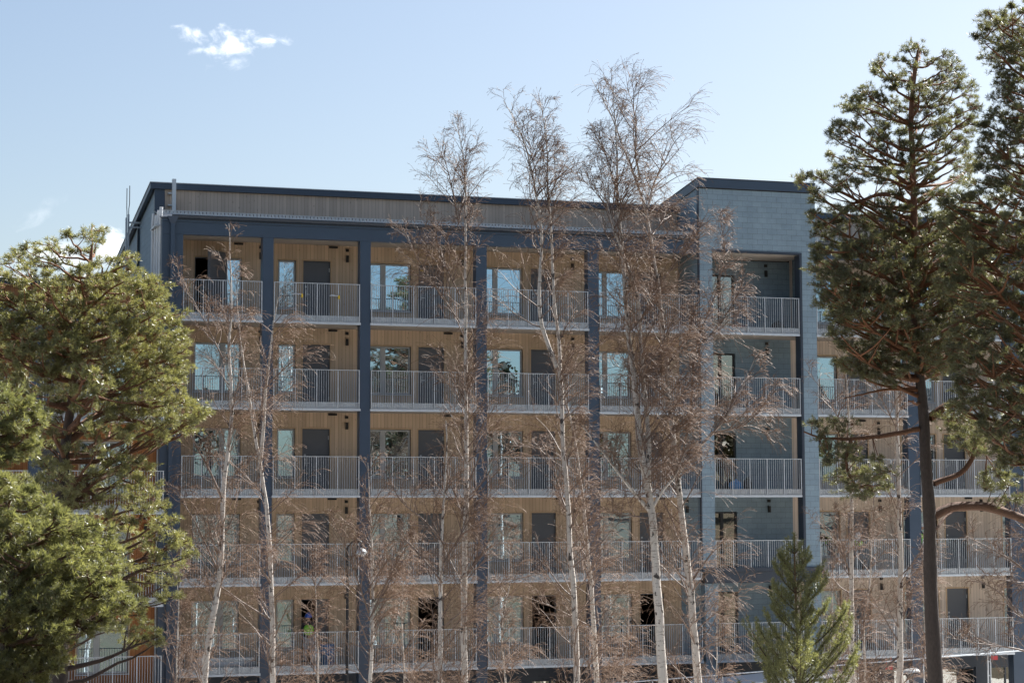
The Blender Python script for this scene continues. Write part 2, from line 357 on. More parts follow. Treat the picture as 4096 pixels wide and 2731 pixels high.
# windows, doors, lamps
OPEN={(2,1),(3,1),(4,1)}
for k in range(1,6):
    (wz0,wz1),(dz0,dz1)=nz(k)
    for bay,ws in WIN.items():
        if bay==0 and k==5:
            window(bld,2.50,3.08,wz0,wz1,WALL); dr=door(bld,1.41,2.05,dz0,dz1,WALL,False)
            # leaf swung out over the gallery
            a=np.array([1.74,1.16]); e=np.array([2.44,1.90]); nn=np.array([-.7,.66])*.10
            q=[(*a,0),(*e,0),(*(e-nn),0),(*(a-nn),0)]; v=[(x,y,dz0+.03) for x,y,_ in q]+[(x,y,dz1+.16) for x,y,_ in q]
            MB().add(v,[(0,3,2,1),(4,5,6,7),(0,1,5,4),(1,2,6,5),(2,3,7,6),(3,0,4,7)],0).build('open_leaf',M['doorgrey'],dr)
            continue
        for (a,b,s_) in ws: window(bld,a,b,wz0,wz1,WALL,s_)
    for bay,(a,b) in DOOR.items():
        if bay==1 and k==1:
            dr=door(bld,a,b,dz0,dz1,WALL,False); MB().box(5.80,6.22,WALL+.09,WALL+.14,dz0+.03,dz1-.04).build('half_leaf',M['doorgrey'],dr)
        else: door(bld,a,b,dz0,dz1,WALL,(bay,k) not in OPEN)
    dd=window(bld,20.98,22.0,dz0,lev(k)+2.47,WALL-.012,[(21.34,21.46)],False,'black','glass2','balcony_door')
    for bay,x in LAMP.items(): lamp_parts(bld,x,WALL if bay!=4 else WALL-.012,lev(k))
    lamp_parts(bld,23.31,WALL-.012,lev(k))
    for bay,x in VENT.items():
        MB().box(x-.16,x+.16,WALL-.05,WALL-.002,lev(k)+2.93,lev(k)+3.0).build('vent_grille',M['black'],bld)
# balconies
allb=[(i,b) for i,b in enumerate(BAYS)]
for k in range(1,6):
    for i,(a,b) in enumerate(BAYS):
        fa=0.02 if i==0 else (BAYS[i-1][1]+a)/2; fb=(b+BAYS[i+1][0])/2 if i<4 else 19.96
        balcony(bld,a,b,FRONT,lev(k),fa,fb)
    balcony(bld,20.22,23.75,FRONT,lev(k),19.96,24.14,depth=1.98,plain=True)
    for i,(a,b) in enumerate(RB):
        fa=24.14 if i==0 else (RB[i-1][1]+a)/2; fb=(b+RB[i+1][0])/2 if i<2 else 37
        balcony(bld,a,b,FRONT,lev(k),fa,fb)
# top soffits, beam, columns
MB().box(0.02,19.6,.30,WALL-.003,18.53,18.60).build('soffit',M['concrete'],bld)
MB().box(24.55,37,.30,WALL-.003,18.53,18.60).build('soffit',M['concrete'],bld)
MB().box(19.96,24.2,.12,WALL-.015,18.56,18.60).build('soffit',M['concrete'],bld)
for (a,b) in ((0.0,19.68),(24.46,37.0)):
    bm=MB(); bm.box(a,b,0.0,.30,18.46,18.88); bm.box(a,b,-.025,.30,18.885,18.96); bm.build('beam',M['blue'],bld)
for (a,b) in ((0,.72),(3.46,3.84),(6.90,7.28),(11.13,11.53),(15.36,15.78),(28.22,28.71),(32.55,33.15)):
    c=MB(); c.box(a,b,.006,.40,9.52,18.455); c.box(a,b,.006,.40,0,9.51); c.build('column',M['blue'],bld)
# gallery roofs
for (a,b) in ((-.04,19.66),(24.48,37.0)):
    v=[(a,-.03,18.965),(b,-.03,18.965),(b,WALL-.002,19.50),(a,WALL-.002,19.50),(a,-.03,19.02),(b,-.03,19.02),(b,WALL-.002,19.56),(a,WALL-.002,19.56)]
    MB().add(v,[(0,3,2,1),(4,5,6,7),(0,1,5,4),(2,3,7,6),(0,4,7,3),(1,2,6,5)]).build('gallery_roof',M['bluedark'],bld)
    # gutter: half round with brackets
    n=9; aa=np.linspace(np.pi,2*np.pi,n); prof=[(-.13+.075*math.cos(t),19.075+.085*math.sin(t)) for t in aa]
    g=MB(); v=[(x,p[0],p[1]) for x in (a+.35 if a<0 else a,b) for p in prof]; g.add(v,[(i,i+1,n+i+1,n+i) for i in range(n-1)],0,True)
    g.box(a+.35 if a<0 else a,b,-.21,-.195,19.07,19.10)
    go=g.build('gutter',M['bluedark'],bld)
    if a<0:
        d=MB(); d.box(.28,.42,-.135,-.035,3.0,18.82); d.add([(.16,-.2,19.04),(.54,-.2,19.04),(.54,-.03,19.04),(.16,-.03,19.04),(.27,-.14,18.80),(.43,-.14,18.80),(.43,-.03,18.80),(.27,-.03,18.80)],[(0,4,5,1),(1,5,6,2),(2,6,7,3),(3,7,4,0),(0,1,2,3)])
        d.build('downpipe',M['blue'],go)
    # snow guard with slots
    s=MB(); y=.14; xa=.02 if a<0 else a; s.box(xa,b-.1,y-.03,y+.03,19.265,19.285); s.box(xa,b-.1,y-.03,y+.03,19.15,19.17)
    for x in np.arange(xa+.02,b-.12,.125): s.box(x,x+.09,y-.02,y+.02,19.17,19.265)
    for x in np.arange(xa+.5,b-.3,1.2): s.box(x,x+.03,y-.05,y+.12,19.03,19.15)
    s.build('snow_guard',M['galv'],bld)
# upper band, fascia, roof, gable
bd=MB(); bd.box(.34,19.66,WALL-.03,WALL+.1,19.42,20.285); bd.box(24.5,37,WALL-.03,WALL+.1,19.42,20.285); bd.build('upper_cladding',M['band'],bld)
MB().box(-.02,.335,WALL-.04,WALL+.2,19.40,20.285).build('corner_trim',M['blue'],bld)
fs=MB(); fs.box(-.18,19.64,WALL-.13,WALL-.05,20.29,20.50); fs.box(24.52,37.2,WALL-.13,WALL-.05,20.29,20.50)
rz=lambda y:20.50-.130*(y-WALL)
BK=16.0
fs.add([(-.18,WALL-.05,20.29),(-.18,WALL-.05,20.50),(-.18,BK,rz(BK)),(-.18,BK,rz(BK)-.21),(-.05,WALL-.05,20.29),(-.05,WALL-.05,20.50),(-.05,BK,rz(BK)),(-.05,BK,rz(BK)-.21)],[(0,3,2,1),(4,5,6,7),(1,2,6,5),(0,4,7,3)])
fs.build('fascia',M['blue'],bld)
rf=MB(); a,b=-.20,37.3
rf.add([(a,WALL-.15,20.503),(b,WALL-.15,20.503),(b,BK+.1,rz(BK)+.0),(a,BK+.1,rz(BK)+.0),(a,WALL-.15,20.53),(b,WALL-.15,20.53),(b,BK+.1,rz(BK)+.03),(a,BK+.1,rz(BK)+.03)],[(0,3,2,1),(4,5,6,7),(0,1,5,4),(2,3,7,6),(0,4,7,3),(1,2,6,5)])
rf.build('roof',M['galv'],bld)
gb=MB(); gb.quad((0,BK,0),(0,WALL+.2,0),(0,WALL+.2,20.27),(0,BK,rz(BK)-.22)); gb.build('gable_wall',M['slate'],bld)
MB().box(-.03,0.04,WALL+.0,WALL+.198,3.4,19.38).build('gable_corner_trim',M['blue'],bld)
MB().box(-.09,-.003,6.35,6.47,3,19.72).build('gable_strip',M['bluedark'],bld)
MB().quad((0,BK,0),(0,BK,18.4),(37,BK,18.4),(37,BK,0)).build('rear_wall',M['wood'],bld)
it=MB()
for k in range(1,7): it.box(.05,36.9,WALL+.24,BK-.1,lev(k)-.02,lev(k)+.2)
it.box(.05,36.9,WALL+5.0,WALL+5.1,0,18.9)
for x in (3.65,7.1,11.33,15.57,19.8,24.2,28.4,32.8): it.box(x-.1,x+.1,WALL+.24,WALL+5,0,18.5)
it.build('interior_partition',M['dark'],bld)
# tower
tw=MB(); TY=-.06
wall_holes(tw,19.70,24.44,6.92,20.90,TY,[(20.22,23.84,6.92,18.62)])
tw.quad((19.70,TY,6.92),(19.70,TY,20.90),(19.70,.34,20.90),(19.70,.34,6.92)); tw.quad((20.22,.34,6.92),(19.70,.34,6.92),(19.70,.34,18.6),(20.22,.34,18.6)); tw.quad((24.44,.34,6.92),(23.84,.34,6.92),(23.84,.34,18.6),(24.44,.34,18.6))
tw.quad((20.22,TY+.22,6.92),(20.22,.34,6.92),(20.22,.34,18.6),(20.22,TY+.22,18.6)); tw.quad((24.44,.34,6.92),(24.44,TY,6.92),(24.44,TY,20.9),(24.44,.34,20.9)); tw.quad((23.84,.34,6.92),(23.84,TY+.22,6.92),(23.84,TY+.22,18.6),(23.84,.34,18.6))
tr=lambda y:21.26-.125*(y-TY)
tw.quad((19.70,8,16),(19.70,.34,16),(19.70,.34,20.9),(19.70,8,tr(8)-.36)); tw.quad((24.44,.34,16),(24.44,8,16),(24.44,8,tr(8)-.36),(24.44,.34,20.9)); tw.quad((24.44,8,16),(19.7,8,16),(19.7,8,tr(8)-.36),(24.44,8,tr(8)-.36))
tw.box(19.86,20.38,.10,.50,0,6.36); tw.box(24.03,24.53,.10,.50,0,6.36)
tw.build('tower_wall',M['slate'],bld)
tf=MB(); x0,x1=19.64,24.42
tf.box(x0,x1,TY-.08,TY-.02,20.94,21.27); tf.box(x0+.05,x1-.05,TY-.02,TY+.03,20.90,20.94,1)
for xx in (x0,x1-.06):
    tf.add([(xx,TY-.02,20.94),(xx,TY-.02,21.27),(xx,8.1,tr(8.1)),(xx,8.1,tr(8.1)-.33),(xx+.06,TY-.02,20.94),(xx+.06,TY-.02,21.27),(xx+.06,8.1,tr(8.1)),(xx+.06,8.1,tr(8.1)-.33)],[(0,3,2,1),(4,5,6,7),(1,2,6,5),(0,4,7,3)])
tf.build('tower_fascia',[M['blue'],M['black']],bld)
MB().add([(x0-.02,TY-.1,21.275),(x1+.02,TY-.1,21.275),(x1+.02,8.1,tr(8.1)+.01),(x0-.02,8.1,tr(8.1)+.01),(x0-.02,TY-.1,21.30),(x1+.02,TY-.1,21.30),(x1+.02,8.1,tr(8.1)+.035),(x0-.02,8.1,tr(8.1)+.035)],[(0,3,2,1),(4,5,6,7),(0,1,5,4),(2,3,7,6),(0,4,7,3),(1,2,6,5)]).build('tower_roof',M['roof'],bld)
fr=MB(); fr.box(23.76,23.855,TY-.02,.36,6.93,18.60); fr.box(20.20,23.855,TY-.025,.10,18.56,18.635); fr.box(19.668,19.712,TY-.012,.05,6.93,20.88); fr.build('opening_frame',M['bluedark'],bld)
bt=MB(); bt.box(19.80,24.62,-.10,.55,6.38,6.78); bt.box(19.66,24.52,-.16,.40,6.785,6.915); bt.build('tower_beam',M['bluedark'],bld)
# left end of the gallery: pipes, roof upright, gable mast
pp=thing('pipe_bundle','bundle of tall white plastic pipes standing at the left corner of the block','pipe',(-.12,1.0,12))
for x,y,z1 in ((-.14,1.45,19.33),(-.10,1.02,19.22),(-.06,.70,19.35),(-.02,.38,19.42)):
    MB().tube([(x,y,3),(x,y,12),(x+.01,y,z1-.35),(x+.03,y-.03,z1)],.06,8).build('pipe',M['white'],pp)
br=MB(); 
for z in (6.6,9.6,12.6,15.6,18.75): br.box(-.2,.0,.3,1.6,z,z+.05)
br.build('bracket',M['galv'],pp)
MB().add([],np.zeros((0,4),int)) if False else None
rl=thing('roof_upright','bright galvanised steel upright clamped to the roof edge above the left corner','upright',(.62,1.8,19.3))
u=MB(); u.box(.55,.60,1.62,1.80,19.25,20.62); u.box(.60,.68,1.62,1.66,19.25,20.62); u.build('channel',M['lip'],rl)
for z in (19.68,20.10): MB().box(.42,.55,1.70,1.96,z,z+.05).build('clamp',M['galv'],rl)
ms=thing('gable_mast','thin grey mast with two dark rods bracketed to the left slate gable','mast',(-.5,6,14))
m_=MB(); m_.box(-.49,-.43,5.95,6.05,13,19.95); m_.box(-.57,-.51,5.95,6.05,13,19.82); m_.build('post',M['galv'],ms)
r=MB(); r.tube([(-.46,6,19.9),(-.455,6,20.15),(-.43,6,20.35),(-.43,6,21.02)],.016,6); r.tube([(-.52,6,19.8),(-.52,6,20.05),(-.53,6,20.2),(-.53,6,20.92)],.016,6); r.build('rod',M['black'],ms)
b_=MB(); b_.box(-.43,-.002,5.97,6.03,19.62,19.68); b_.box(-.43,-.002,5.97,6.03,19.45,19.50); b_.build('bracket',M['galv'],ms)
an=MB(); an.tube([(17.75,6,19.9),(17.75,6,21.35)],.014,6); an.build('roof_rod',M['black'],bld)

# ------------------------------------------------------------------ lower orange wing on the left
wing=thing('apartment_building','lower apartment wing with orange brown boarding, half hidden by the left pines','building',(-10,0,0))
WY=-1.7; WW=.3
wb=[(-16.9,-13.0),(-12.6,-8.7),(-8.3,-4.4),(-4.0,-.06)]
wl=lambda k:3*k-.05
hw=[]; wins=[(x1-2.55,x1-.86,[(x1-2.0,x1-1.8)]) for (_,x1) in wb]; drs=[(x0+.15,x0+1.1) for (x0,_) in wb]
for k in range(1,5):
    for (a,b,_) in wins: hw.append((a,b,wl(k)+.72,wl(k)+2.45))
    for (a,b) in drs: hw.append((a,b,wl(k)+.21,wl(k)+2.45))
w=MB(); wall_holes(w,-17,-.06,0,15.6,WW,hw); w.build('wall',M['orange'],wing)
for k in range(1,5):
    for (a,b,s_) in wins: window(wing,a,b,wl(k)+.72,wl(k)+2.45,WW,s_)
    for (a,b) in drs: door(wing,a,b,wl(k)+.21,wl(k)+2.45,WW,True)
    for i,(a,b) in enumerate(wb):
        balcony(wing,a,b,WY,wl(k),a-.2 if i else a,b+.2 if i<3 else b)
        lamp_parts(wing,b-.35,WW,wl(k))
for x in (-13,-8.7,-4.4): MB().box(x+.0,x+.40,WY+.006,WY+.4,0,14.955).build('column',M['blue'],wing)
bm=MB(); bm.box(-17,-.06,WY,WY+.3,14.96,15.35); bm.box(-17,-.06,WY-.02,WY+.3,15.355,15.43); bm.build('beam',M['blue'],wing)
v=[(-17,WY-.2,15.44),(-.06,WY-.2,15.44),(-.06,WW-.002,15.75),(-17,WW-.002,15.75)]
MB().add(v+[(p[0],p[1],p[2]+.05) for p in v],[(0,3,2,1),(4,5,6,7),(0,1,5,4),(2,3,7,6),(0,4,7,3),(1,2,6,5)]).build('gallery_roof',M['bluedark'],wing)
s=MB(); s.box(-17,-.2,WY+.1,WY+.16,15.60,15.62); s.box(-17,-.2,WY+.1,WY+.16,15.50,15.52)
for x in np.arange(-17,-.3,.125): s.box(x,x+.07,WY+.11,WY+.15,15.52,15.60)
s.build('snow_guard',M['galv'],wing)
MB().box(-17,-.08,WW-.02,WW+.1,15.80,16.60).build('upper_cladding',M['orange'],wing)
MB().box(-17,-.08,WW-.1,WW-.03,16.60,16.80).build('fascia',M['bluedark'],wing)
MB().add([(-17,WW-.1,16.805),(-.08,WW-.1,16.805),(-.08,14,15.0),(-17,14,15.0)],[(0,1,2,3)]).build('roof',M['roof'],wing)
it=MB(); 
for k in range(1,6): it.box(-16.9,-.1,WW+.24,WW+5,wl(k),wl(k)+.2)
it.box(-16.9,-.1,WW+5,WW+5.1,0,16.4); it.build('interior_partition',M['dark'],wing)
# ------------------------------------------------------------------ trees
def resample(P,n):
    P=np.asarray(P,float); d=np.concatenate([[0],np.cumsum(np.linalg.norm(np.diff(P,axis=0),axis=1))]); t=np.linspace(0,d[-1],n)
    # smooth with a cubic Catmull-like pass
    Q=np.stack([np.interp(t,d,P[:,i]) for i in range(3)],-1)
    for _ in range(2): Q[1:-1]=.25*Q[:-2]+.5*Q[1:-1]+.25*Q[2:]
    return Q
def randdir(rng,n): return nrm(rng.normal(size=(n,3)))
def grow(rng,P0,D0,Ln,Kn,bend,wav):
    """polylines from P0 along D0 (unit) with length Ln; bend (Kn,3) or (N,Kn,3) adds direction per step"""
    n=len(P0); P=np.empty((n,Kn+1,3)); P[:,0]=P0; d=D0.copy()
    for k in range(Kn):
        bk=bend[k] if bend.ndim==2 else bend[:,k]
        d=nrm(d+bk+rng.normal(0,wav,(n,3))); P[:,k+1]=P[:,k]+d*(Ln/Kn)[:,None]
    return P
def children(rng,P,m,t0,t1,ang,up=0.):
    """m children on every polyline between fractions t0..t1"""
    n,k,_=P.shape; t=rng.uniform(t0,t1,(n,m))*(k-1); i=np.minimum(t.astype(int),k-2); f=(t-i)[...,None]
    r=np.arange(n)[:,None]; A=P[r,i]; B=P[r,i+1]; pos=A*(1-f)+B*f; T=nrm(B-A)
    perp=nrm(np.cross(T,rng.normal(size=T.shape))); a=rng.uniform(*ang,(n,m))[...,None]
    D=nrm(np.cos(a)*T+np.sin(a)*perp+np.array([0,0,up])); return pos.reshape(-1,3),D.reshape(-1,3),(t/(k-1)).ravel()

def add_tubes(mb,P,r0,r1,n,mat,tip=None,tint=None):
    k=P.shape[1]; t=np.linspace(0,1,k); r=r0[:,None]*(1-t)+r1[:,None]*t
    if tip is not None: r[:,-1]=tip
    v,f=tubes(P,r,n); mb.add(v,f,mat,True)

def birch(seed,label,stems,Y,limbs=(),Lmax=2.2,start=0.25,dens=1.0,base_r=.1,group='bare birches in front of the block',droop=.32,wind=(.05,0,0),dy=.0,name='birch_tree',base_ext=True,cat='birch',twigr=.0038):
    rng=np.random.default_rng(seed)
    S=[]
    for i,(px,r0,r1,st) in enumerate(stems):
        P=np.array([at(x,y,Y) for x,y in px])
        if i==0 and base_ext and P[0,2]>.2:
            e=P[0]-P[1]; e=e/abs(e[2]) if abs(e[2])>1e-3 else np.array([0,0,-1.]); e=np.clip(e,-.12,.12); e[2]=-1
            g=gz(P[0,0],Y)-.15; P=np.vstack([[P[0]+e*(P[0,2]-g)],P])
        n=max(10,int(np.ptp(P[:,2])/.45)+4); Q=resample(P,n)
        if i>0: Q=Q+np.linspace(0,1,n)[:,None]*np.array([0,rng.normal(0,.5),0])
        w=np.cumsum(rng.normal(0,.012,(n,3)),0); w[0]=0; Q=Q+w*np.array([1,1,0])
        S.append((Q,r0,r1,st))
    root=thing(name,label,cat,tuple(S[0][0][0]),group)
    tm=MB(); bm=MB()
    zmin=min(at(2048,2731,Y)[2],99)
    prim=[]; prad=[]
    ztop=max(Q[-1,2] for Q,_,_,_ in S)
    for Q,r0,r1,st in S:
        n=len(Q); t=np.linspace(0,1,n); r=r0*(1-t)**.85+r1; 
        v,f=tubes(Q[None],r[None],10); 
        tm.add(v,f,0,True)
        # primary branches
        z=Q[:,2]; L_=np.cumsum(np.concatenate([[0],np.linalg.norm(np.diff(Q,axis=0),axis=1)]))
        zs=z[0]+(z[-1]-z[0])*st
        nb=int((z[-1]-max(zs,zmin-1.2))/.155*dens)
        if nb<1: continue
        tz=np.sort(rng.uniform(max(zs,zmin-1.2),z[-1]-.1,nb))
        pos=np.stack([np.interp(tz,z,Q[:,i]) for i in range(3)],-1)
        u=(tz-zs)/(z[-1]-zs)
        az=rng.uniform(0,2*np.pi,nb)+np.arange(nb)*2.4
        el=np.radians(np.clip(rng.normal(38+22*u,9),5,78))
        D=np.stack([np.cos(az)*np.cos(el),np.sin(az)*np.cos(el),np.sin(el)],-1)
        Ln=(Lmax*(1-u)**.62*(.62+.38*np.minimum(1,u/.2))+.35)*rng.uniform(.55,1.2,nb)
        bend=np.zeros((6,3)); bend[:,2]=[.05,.10,.08,.03,-.06,-.14]; bend+=np.array(wind)
        prim.append(grow(rng,pos,D,Ln,6,bend,.10)); prad.append(np.minimum(.006+.0085*Ln,np.interp(tz,z,r)*.75))
    for px,r0,r1 in limbs:       # drawn limbs
        P=np.array([at(x,y,Y) for x,y in px]); Q=resample(P,14)+np.linspace(0,1,14)[:,None]*np.array([0,rng.normal(0,.45),0])
        t=np.linspace(0,1,14); v,f=tubes(Q[None],(r0*(1-t)+r1*t)[None],8); tm.add(v,f,1 if r0<.045 else 0,True)
        nb=int(np.linalg.norm(Q[-1]-Q[0])/.13*dens); pos,D,tt=children(rng,Q[None],nb,.15,1.,(.4,1.0),.25)
        Ln=(Lmax*.55*(1.15-tt)+.3)*rng.uniform(.6,1.2,nb); bend=np.zeros((6,3)); bend[:,2]=[.05,.08,.05,-.05,-.14,-.28]; bend+=np.array(wind)
        prim.append(grow(rng,pos,D,Ln,6,bend,.13)); prad.append(np.minimum(.005+.0085*Ln,.03))
    P1=np.concatenate(prim); R1=np.concatenate(prad)
    add_tubes(bm,P1,R1,np.full(len(P1),.0045),5,0)
    L1=np.linalg.norm(P1[:,-1]-P1[:,0],axis=1)
    pos,D,t=children(rng,P1,8,.18,1.,(.35,.95)); L2=np.repeat(L1,8)*(.66-.34*t)*rng.uniform(.5,1.2,len(t))+.08
    keep=rng.random(len(t))<np.clip(np.repeat(L1,8)/1.4,.45,1); pos,D,L2=pos[keep],D[keep],L2[keep]
    bend=np.zeros((5,3)); bend[:,2]=np.array([.05,.0,-.06,-.12,-.2])*droop/.3; bend+=np.array(wind)
    P2=grow(rng,pos,D,L2,5,bend,.13); add_tubes(bm,P2,.003+.0028*L2,np.full(len(P2),twigr),3,1)
    pos,D,t=children(rng,P2,6,.2,1.,(.3,.9)); L3=rng.uniform(.14,.50,len(t))*np.clip(np.repeat(L2,6)/.55,.5,1.5)
    bend=np.zeros((4,3)); bend[:,2]=np.array([-.02,-.14,-.22,-.22])*droop/.3; bend+=np.array(wind)*1.5
    P3=grow(rng,pos,D,L3,4,bend,.11); add_tubes(bm,P3,np.full(len(P3),twigr),np.full(len(P3),twigr*.8),3,1,tip=twigr*1.5)
    tm.build('trunk',[M['birch'],M['limb']],root)
    bm.build('crown',[M['limb'],M['twig']],root)
    return root

def pts(*p): return [(x,y) for x,y in p]
B='bare birches in front of the block'
birch(11,'slender birch at the left, its thin top before the open top gallery door',
  [(pts((824,2731),(833,2606),(875,2387),(889,2224),(891,2000),(911,1807),(926,1603),(906,1450),(900,1390),(918,1300),(920,1160),(912,1000),(903,895)),.115,.006,.10)],-15,
  limbs=[(pts((890,2000),(840,1880),(740,1700),(640,1560)),.035,.008),(pts((900,1450),(830,1300),(770,1180),(720,1090)),.022,.006),(pts((880,2300),(780,2080),(700,1960)),.03,.006)],Lmax=1.55,dens=.75,droop=.3,wind=(.03,0,.0))
birch(12,'pale birch with a forked stem, second birch from the left, before the second steel column',
  [(pts((1094,2731),(1085,2420),(1080,2303),(1066,2093),(1059,1990),(1039,1858),(1008,1680),(977,1501),(955,1400),(940,1250),(935,1100)),.10,.007,.10),
   (pts((1040,1850),(1049,1603),(1062,1450),(1080,1300),(1095,1200)),.05,.006,.15)],-13,
  limbs=[(pts((1083,2330),(1000,2230),(930,2190)),.035,.006),(pts((1085,2480),(960,2400),(870,2330)),.03,.006),(pts((1056,1980),(960,1880),(905,1830)),.022,.006)],Lmax=1.5,dens=.75,droop=.4,wind=(.06,0,-.02))
birch(13,'reddish brown thin birch before the third steel column, its top ending below the middle floor',
  [(pts((1467,2731),(1469,2632),(1478,2512),(1473,2300),(1468,2150),(1455,1980),(1450,1850)),.075,.006,.02)],-14,
  limbs=[(pts((1475,2450),(1400,2250),(1320,2080)),.025,.006),(pts((1475,2480),(1560,2280),(1640,2120)),.025,.006)],Lmax=1.9,dens=.95,droop=.3)
birch(14,'grey birch with a straight bare trunk standing just left of the thicker central birch',
  [(pts((1770,2731),(1766,2466),(1770,2280),(1780,2093),(1790,1950),(1800,1800),(1790,1680)),.10,.006,.15)],-17,
  limbs=[(pts((1778,2180),(1700,2080),(1600,2010),(1540,1900)),.028,.006),(pts((1770,2330),(1680,2200),(1560,2080)),.028,.006),(pts((1775,2250),(1860,2120),(1930,2000)),.02,.006)],Lmax=1.5,dens=.8)
birch(15,'tall narrow birch whose feathery crown is the leftmost one above the roofline',
  [(pts((1857,2731),(1850,2513),(1847,2326),(1850,2140),(1854,2000),(1850,1750),(1844,1550),(1836,1260),(1834,1005),(1839,780),(1835,637),(1815,530),(1800,465)),.105,.005,.06)],-16,
  limbs=[(pts((1850,2330),(1905,2230),(1920,2050)),.03,.006),(pts((1840,1290),(1700,1080),(1600,900)),.022,.005),(pts((1838,1180),(1740,980),(1680,860)),.02,.005),(pts((1835,900),(1800,740),(1760,600)),.018,.004),(pts((1836,880),(1870,720),(1872,590)),.016,.004)],Lmax=1.75,dens=.95,droop=.2,wind=(.0,0,.0))
birch(16,'birch with twin leaning stems, the middle of three crowns above the roofline',
  [(pts((2309,2731),(2299,2466),(2288,2326),(2274,2163),(2260,2000),(2248,1869),(2238,1668),(2235,1534),(2226,1464),(2216,1311),(2201,1209),(2193,1056),(2190,903),(2177,803),(2172,609),(2160,470),(2140,380)),.10,.006,.08),
   (pts((2228,1470),(2181,1352),(2160,1260),(2155,1158),(2168,1000),(2160,850),(2125,690),(2095,560),(2030,440),(2005,400)),.055,.005,.12)],-16.5,
  limbs=[(pts((2235,1530),(2380,1390),(2460,1330)),.02,.005),(pts((2180,850),(2230,720),(2225,620)),.016,.004),(pts((2172,780),(2120,640),(2090,500)),.014,.004)],Lmax=1.6,dens=1.0,droop=.3)
birch(17,'white birch with black scars leaning left, just before the fifth steel column',
  [(pts((2386,2731),(2372,2466),(2358,2280),(2339,2163),(2330,2000),(2315,1936),(2302,1802),(2270,1660),(2230,1520),(2200,1400)),.10,.006,.12)],-14,
  limbs=[(pts((2372,2510),(2200,2420),(2080,2380)),.03,.006),(pts((2345,2200),(2250,2080),(2180,1960)),.025,.006),(pts((2310,1900),(2210,1800),(2050,1780)),.02,.006),(pts((2376,2560),(2420,2480),(2430,2400)),.02,.006)],Lmax=1.5,dens=.9,droop=.35)
birch(18,'thick birch dividing into several stems like a candelabrum below the middle floor',
  [(pts((2647,2731),(2640,2559),(2624,2373),(2607,2186),(2600,2047),(2586,1910),(2555,1834),(2545,1757),(2550,1655),(2530,1450),(2514,1288),(2504,1033),(2489,854),(2481,727),(2484,637),(2470,480),(2462,360)),.155,.006,.40),
   (pts((2600,2040),(2601,1808),(2600,1706),(2590,1600),(2575,1420),(2570,1237),(2530,1100),(2450,900),(2420,760),(2395,640)),.07,.005,.2)],-18,
  limbs=[(pts((2596,2040),(2504,1930),(2407,1798),(2330,1700)),.055,.012),(pts((2610,2030),(2647,1951),(2688,1910),(2720,1800)),.05,.010),(pts((2590,2070),(2500,2062),(2400,2050)),.03,.006),(pts((2600,1800),(2690,1740),(2740,1600)),.03,.006),
         (pts((2500,960),(2430,800),(2330,680)),.018,.004),(pts((2486,820),(2440,640),(2400,500)),.016,.004)],Lmax=1.7,dens=.95,droop=.25)
birch(19,'tallest birch, a white stem curving up beside the tower to the highest crown',
  [(pts((2787,2731),(2773,2513),(2761,2350),(2745,2186),(2724,2047),(2713,1936),(2698,1783),(2683,1630),(2675,1476),(2667,1415),(2652,1237),(2629,1084),(2611,931),(2586,810),(2562,720),(2506,590),(2470,480),(2420,390),(2375,310)),.125,.005,.14),
   (pts((2590,830),(2625,700),(2700,626),(2760,560)),.03,.004,.15),(pts((2560,715),(2550,600),(2560,450),(2520,350)),.03,.004,.15)],-17,
  limbs=[(pts((2713,1890),(2810,1777),(2912,1686),(2963,1604),(3024,1492),(3055,1425)),.06,.008),(pts((2713,1885),(2780,1640),(2790,1390),(2880,1210),(2950,1010),(2925,850)),.035,.005),
         (pts((2860,1730),(2990,1700),(3110,1560)),.03,.006),(pts((2800,1380),(2900,1290),(3000,1130)),.02,.005),(pts((2680,1600),(2560,1500),(2450,1460)),.03,.006),(pts((2672,1460),(2760,1330),(2790,1190)),.03,.006),(pts((2655,1250),(2560,1120),(2450,1000)),.025,.005),(pts((2640,1130),(2740,1000),(2790,880)),.022,.005),
         (pts((2610,940),(2690,860),(2720,800)),.018,.004)],Lmax=1.75,dens=1.05,droop=.3,wind=(.05,0,-.03))
birch(20,'white birch with dark marks standing right of the young pine',
  [(pts((3408,2731),(3408,2466),(3406,2280),(3401,2093),(3399,2000),(3394,1720),(3390,1580),(3375,1420),(3368,1330)),.10,.006,.12)],-16,
  limbs=[(pts((3405,2300),(3330,2120),(3260,2080)),.025,.006),(pts((3395,1750),(3300,1560),(3240,1490)),.02,.005),(pts((3405,2330),(3360,2190),(3310,2040)),.022,.006)],Lmax=1.3,dens=.6,droop=.2)
birch(21,'birch with a heavily scarred white trunk directly left of the big dark pine trunk',
  [(pts((3595,2731),(3597,2420),(3595,2140),(3590,1953),(3585,1720),(3583,1533),(3581,1393),(3570,1250),(3560,1080)),.115,.006,.14)],-17,
  limbs=[(pts((3600,2620),(3500,2690),(3420,2731)),.03,.01),(pts((3600,2500),(3660,2380),(3690,2300)),.03,.006),(pts((3590,2560),(3520,2420),(3470,2330)),.025,.006),(pts((3580,1700),(3500,1580),(3450,1480)),.02,.005)],Lmax=1.4,dens=.6,droop=.25)
birch(22,'thin crooked young birch between the two scarred white trunks at lower right',
  [(pts((3464,2731),(3450,2583),(3455,2466),(3478,2303),(3488,2186),(3480,2080),(3500,1960)),.055,.005,.05)],-13,Lmax=1.1,dens=.8,base_ext=True,group=B)
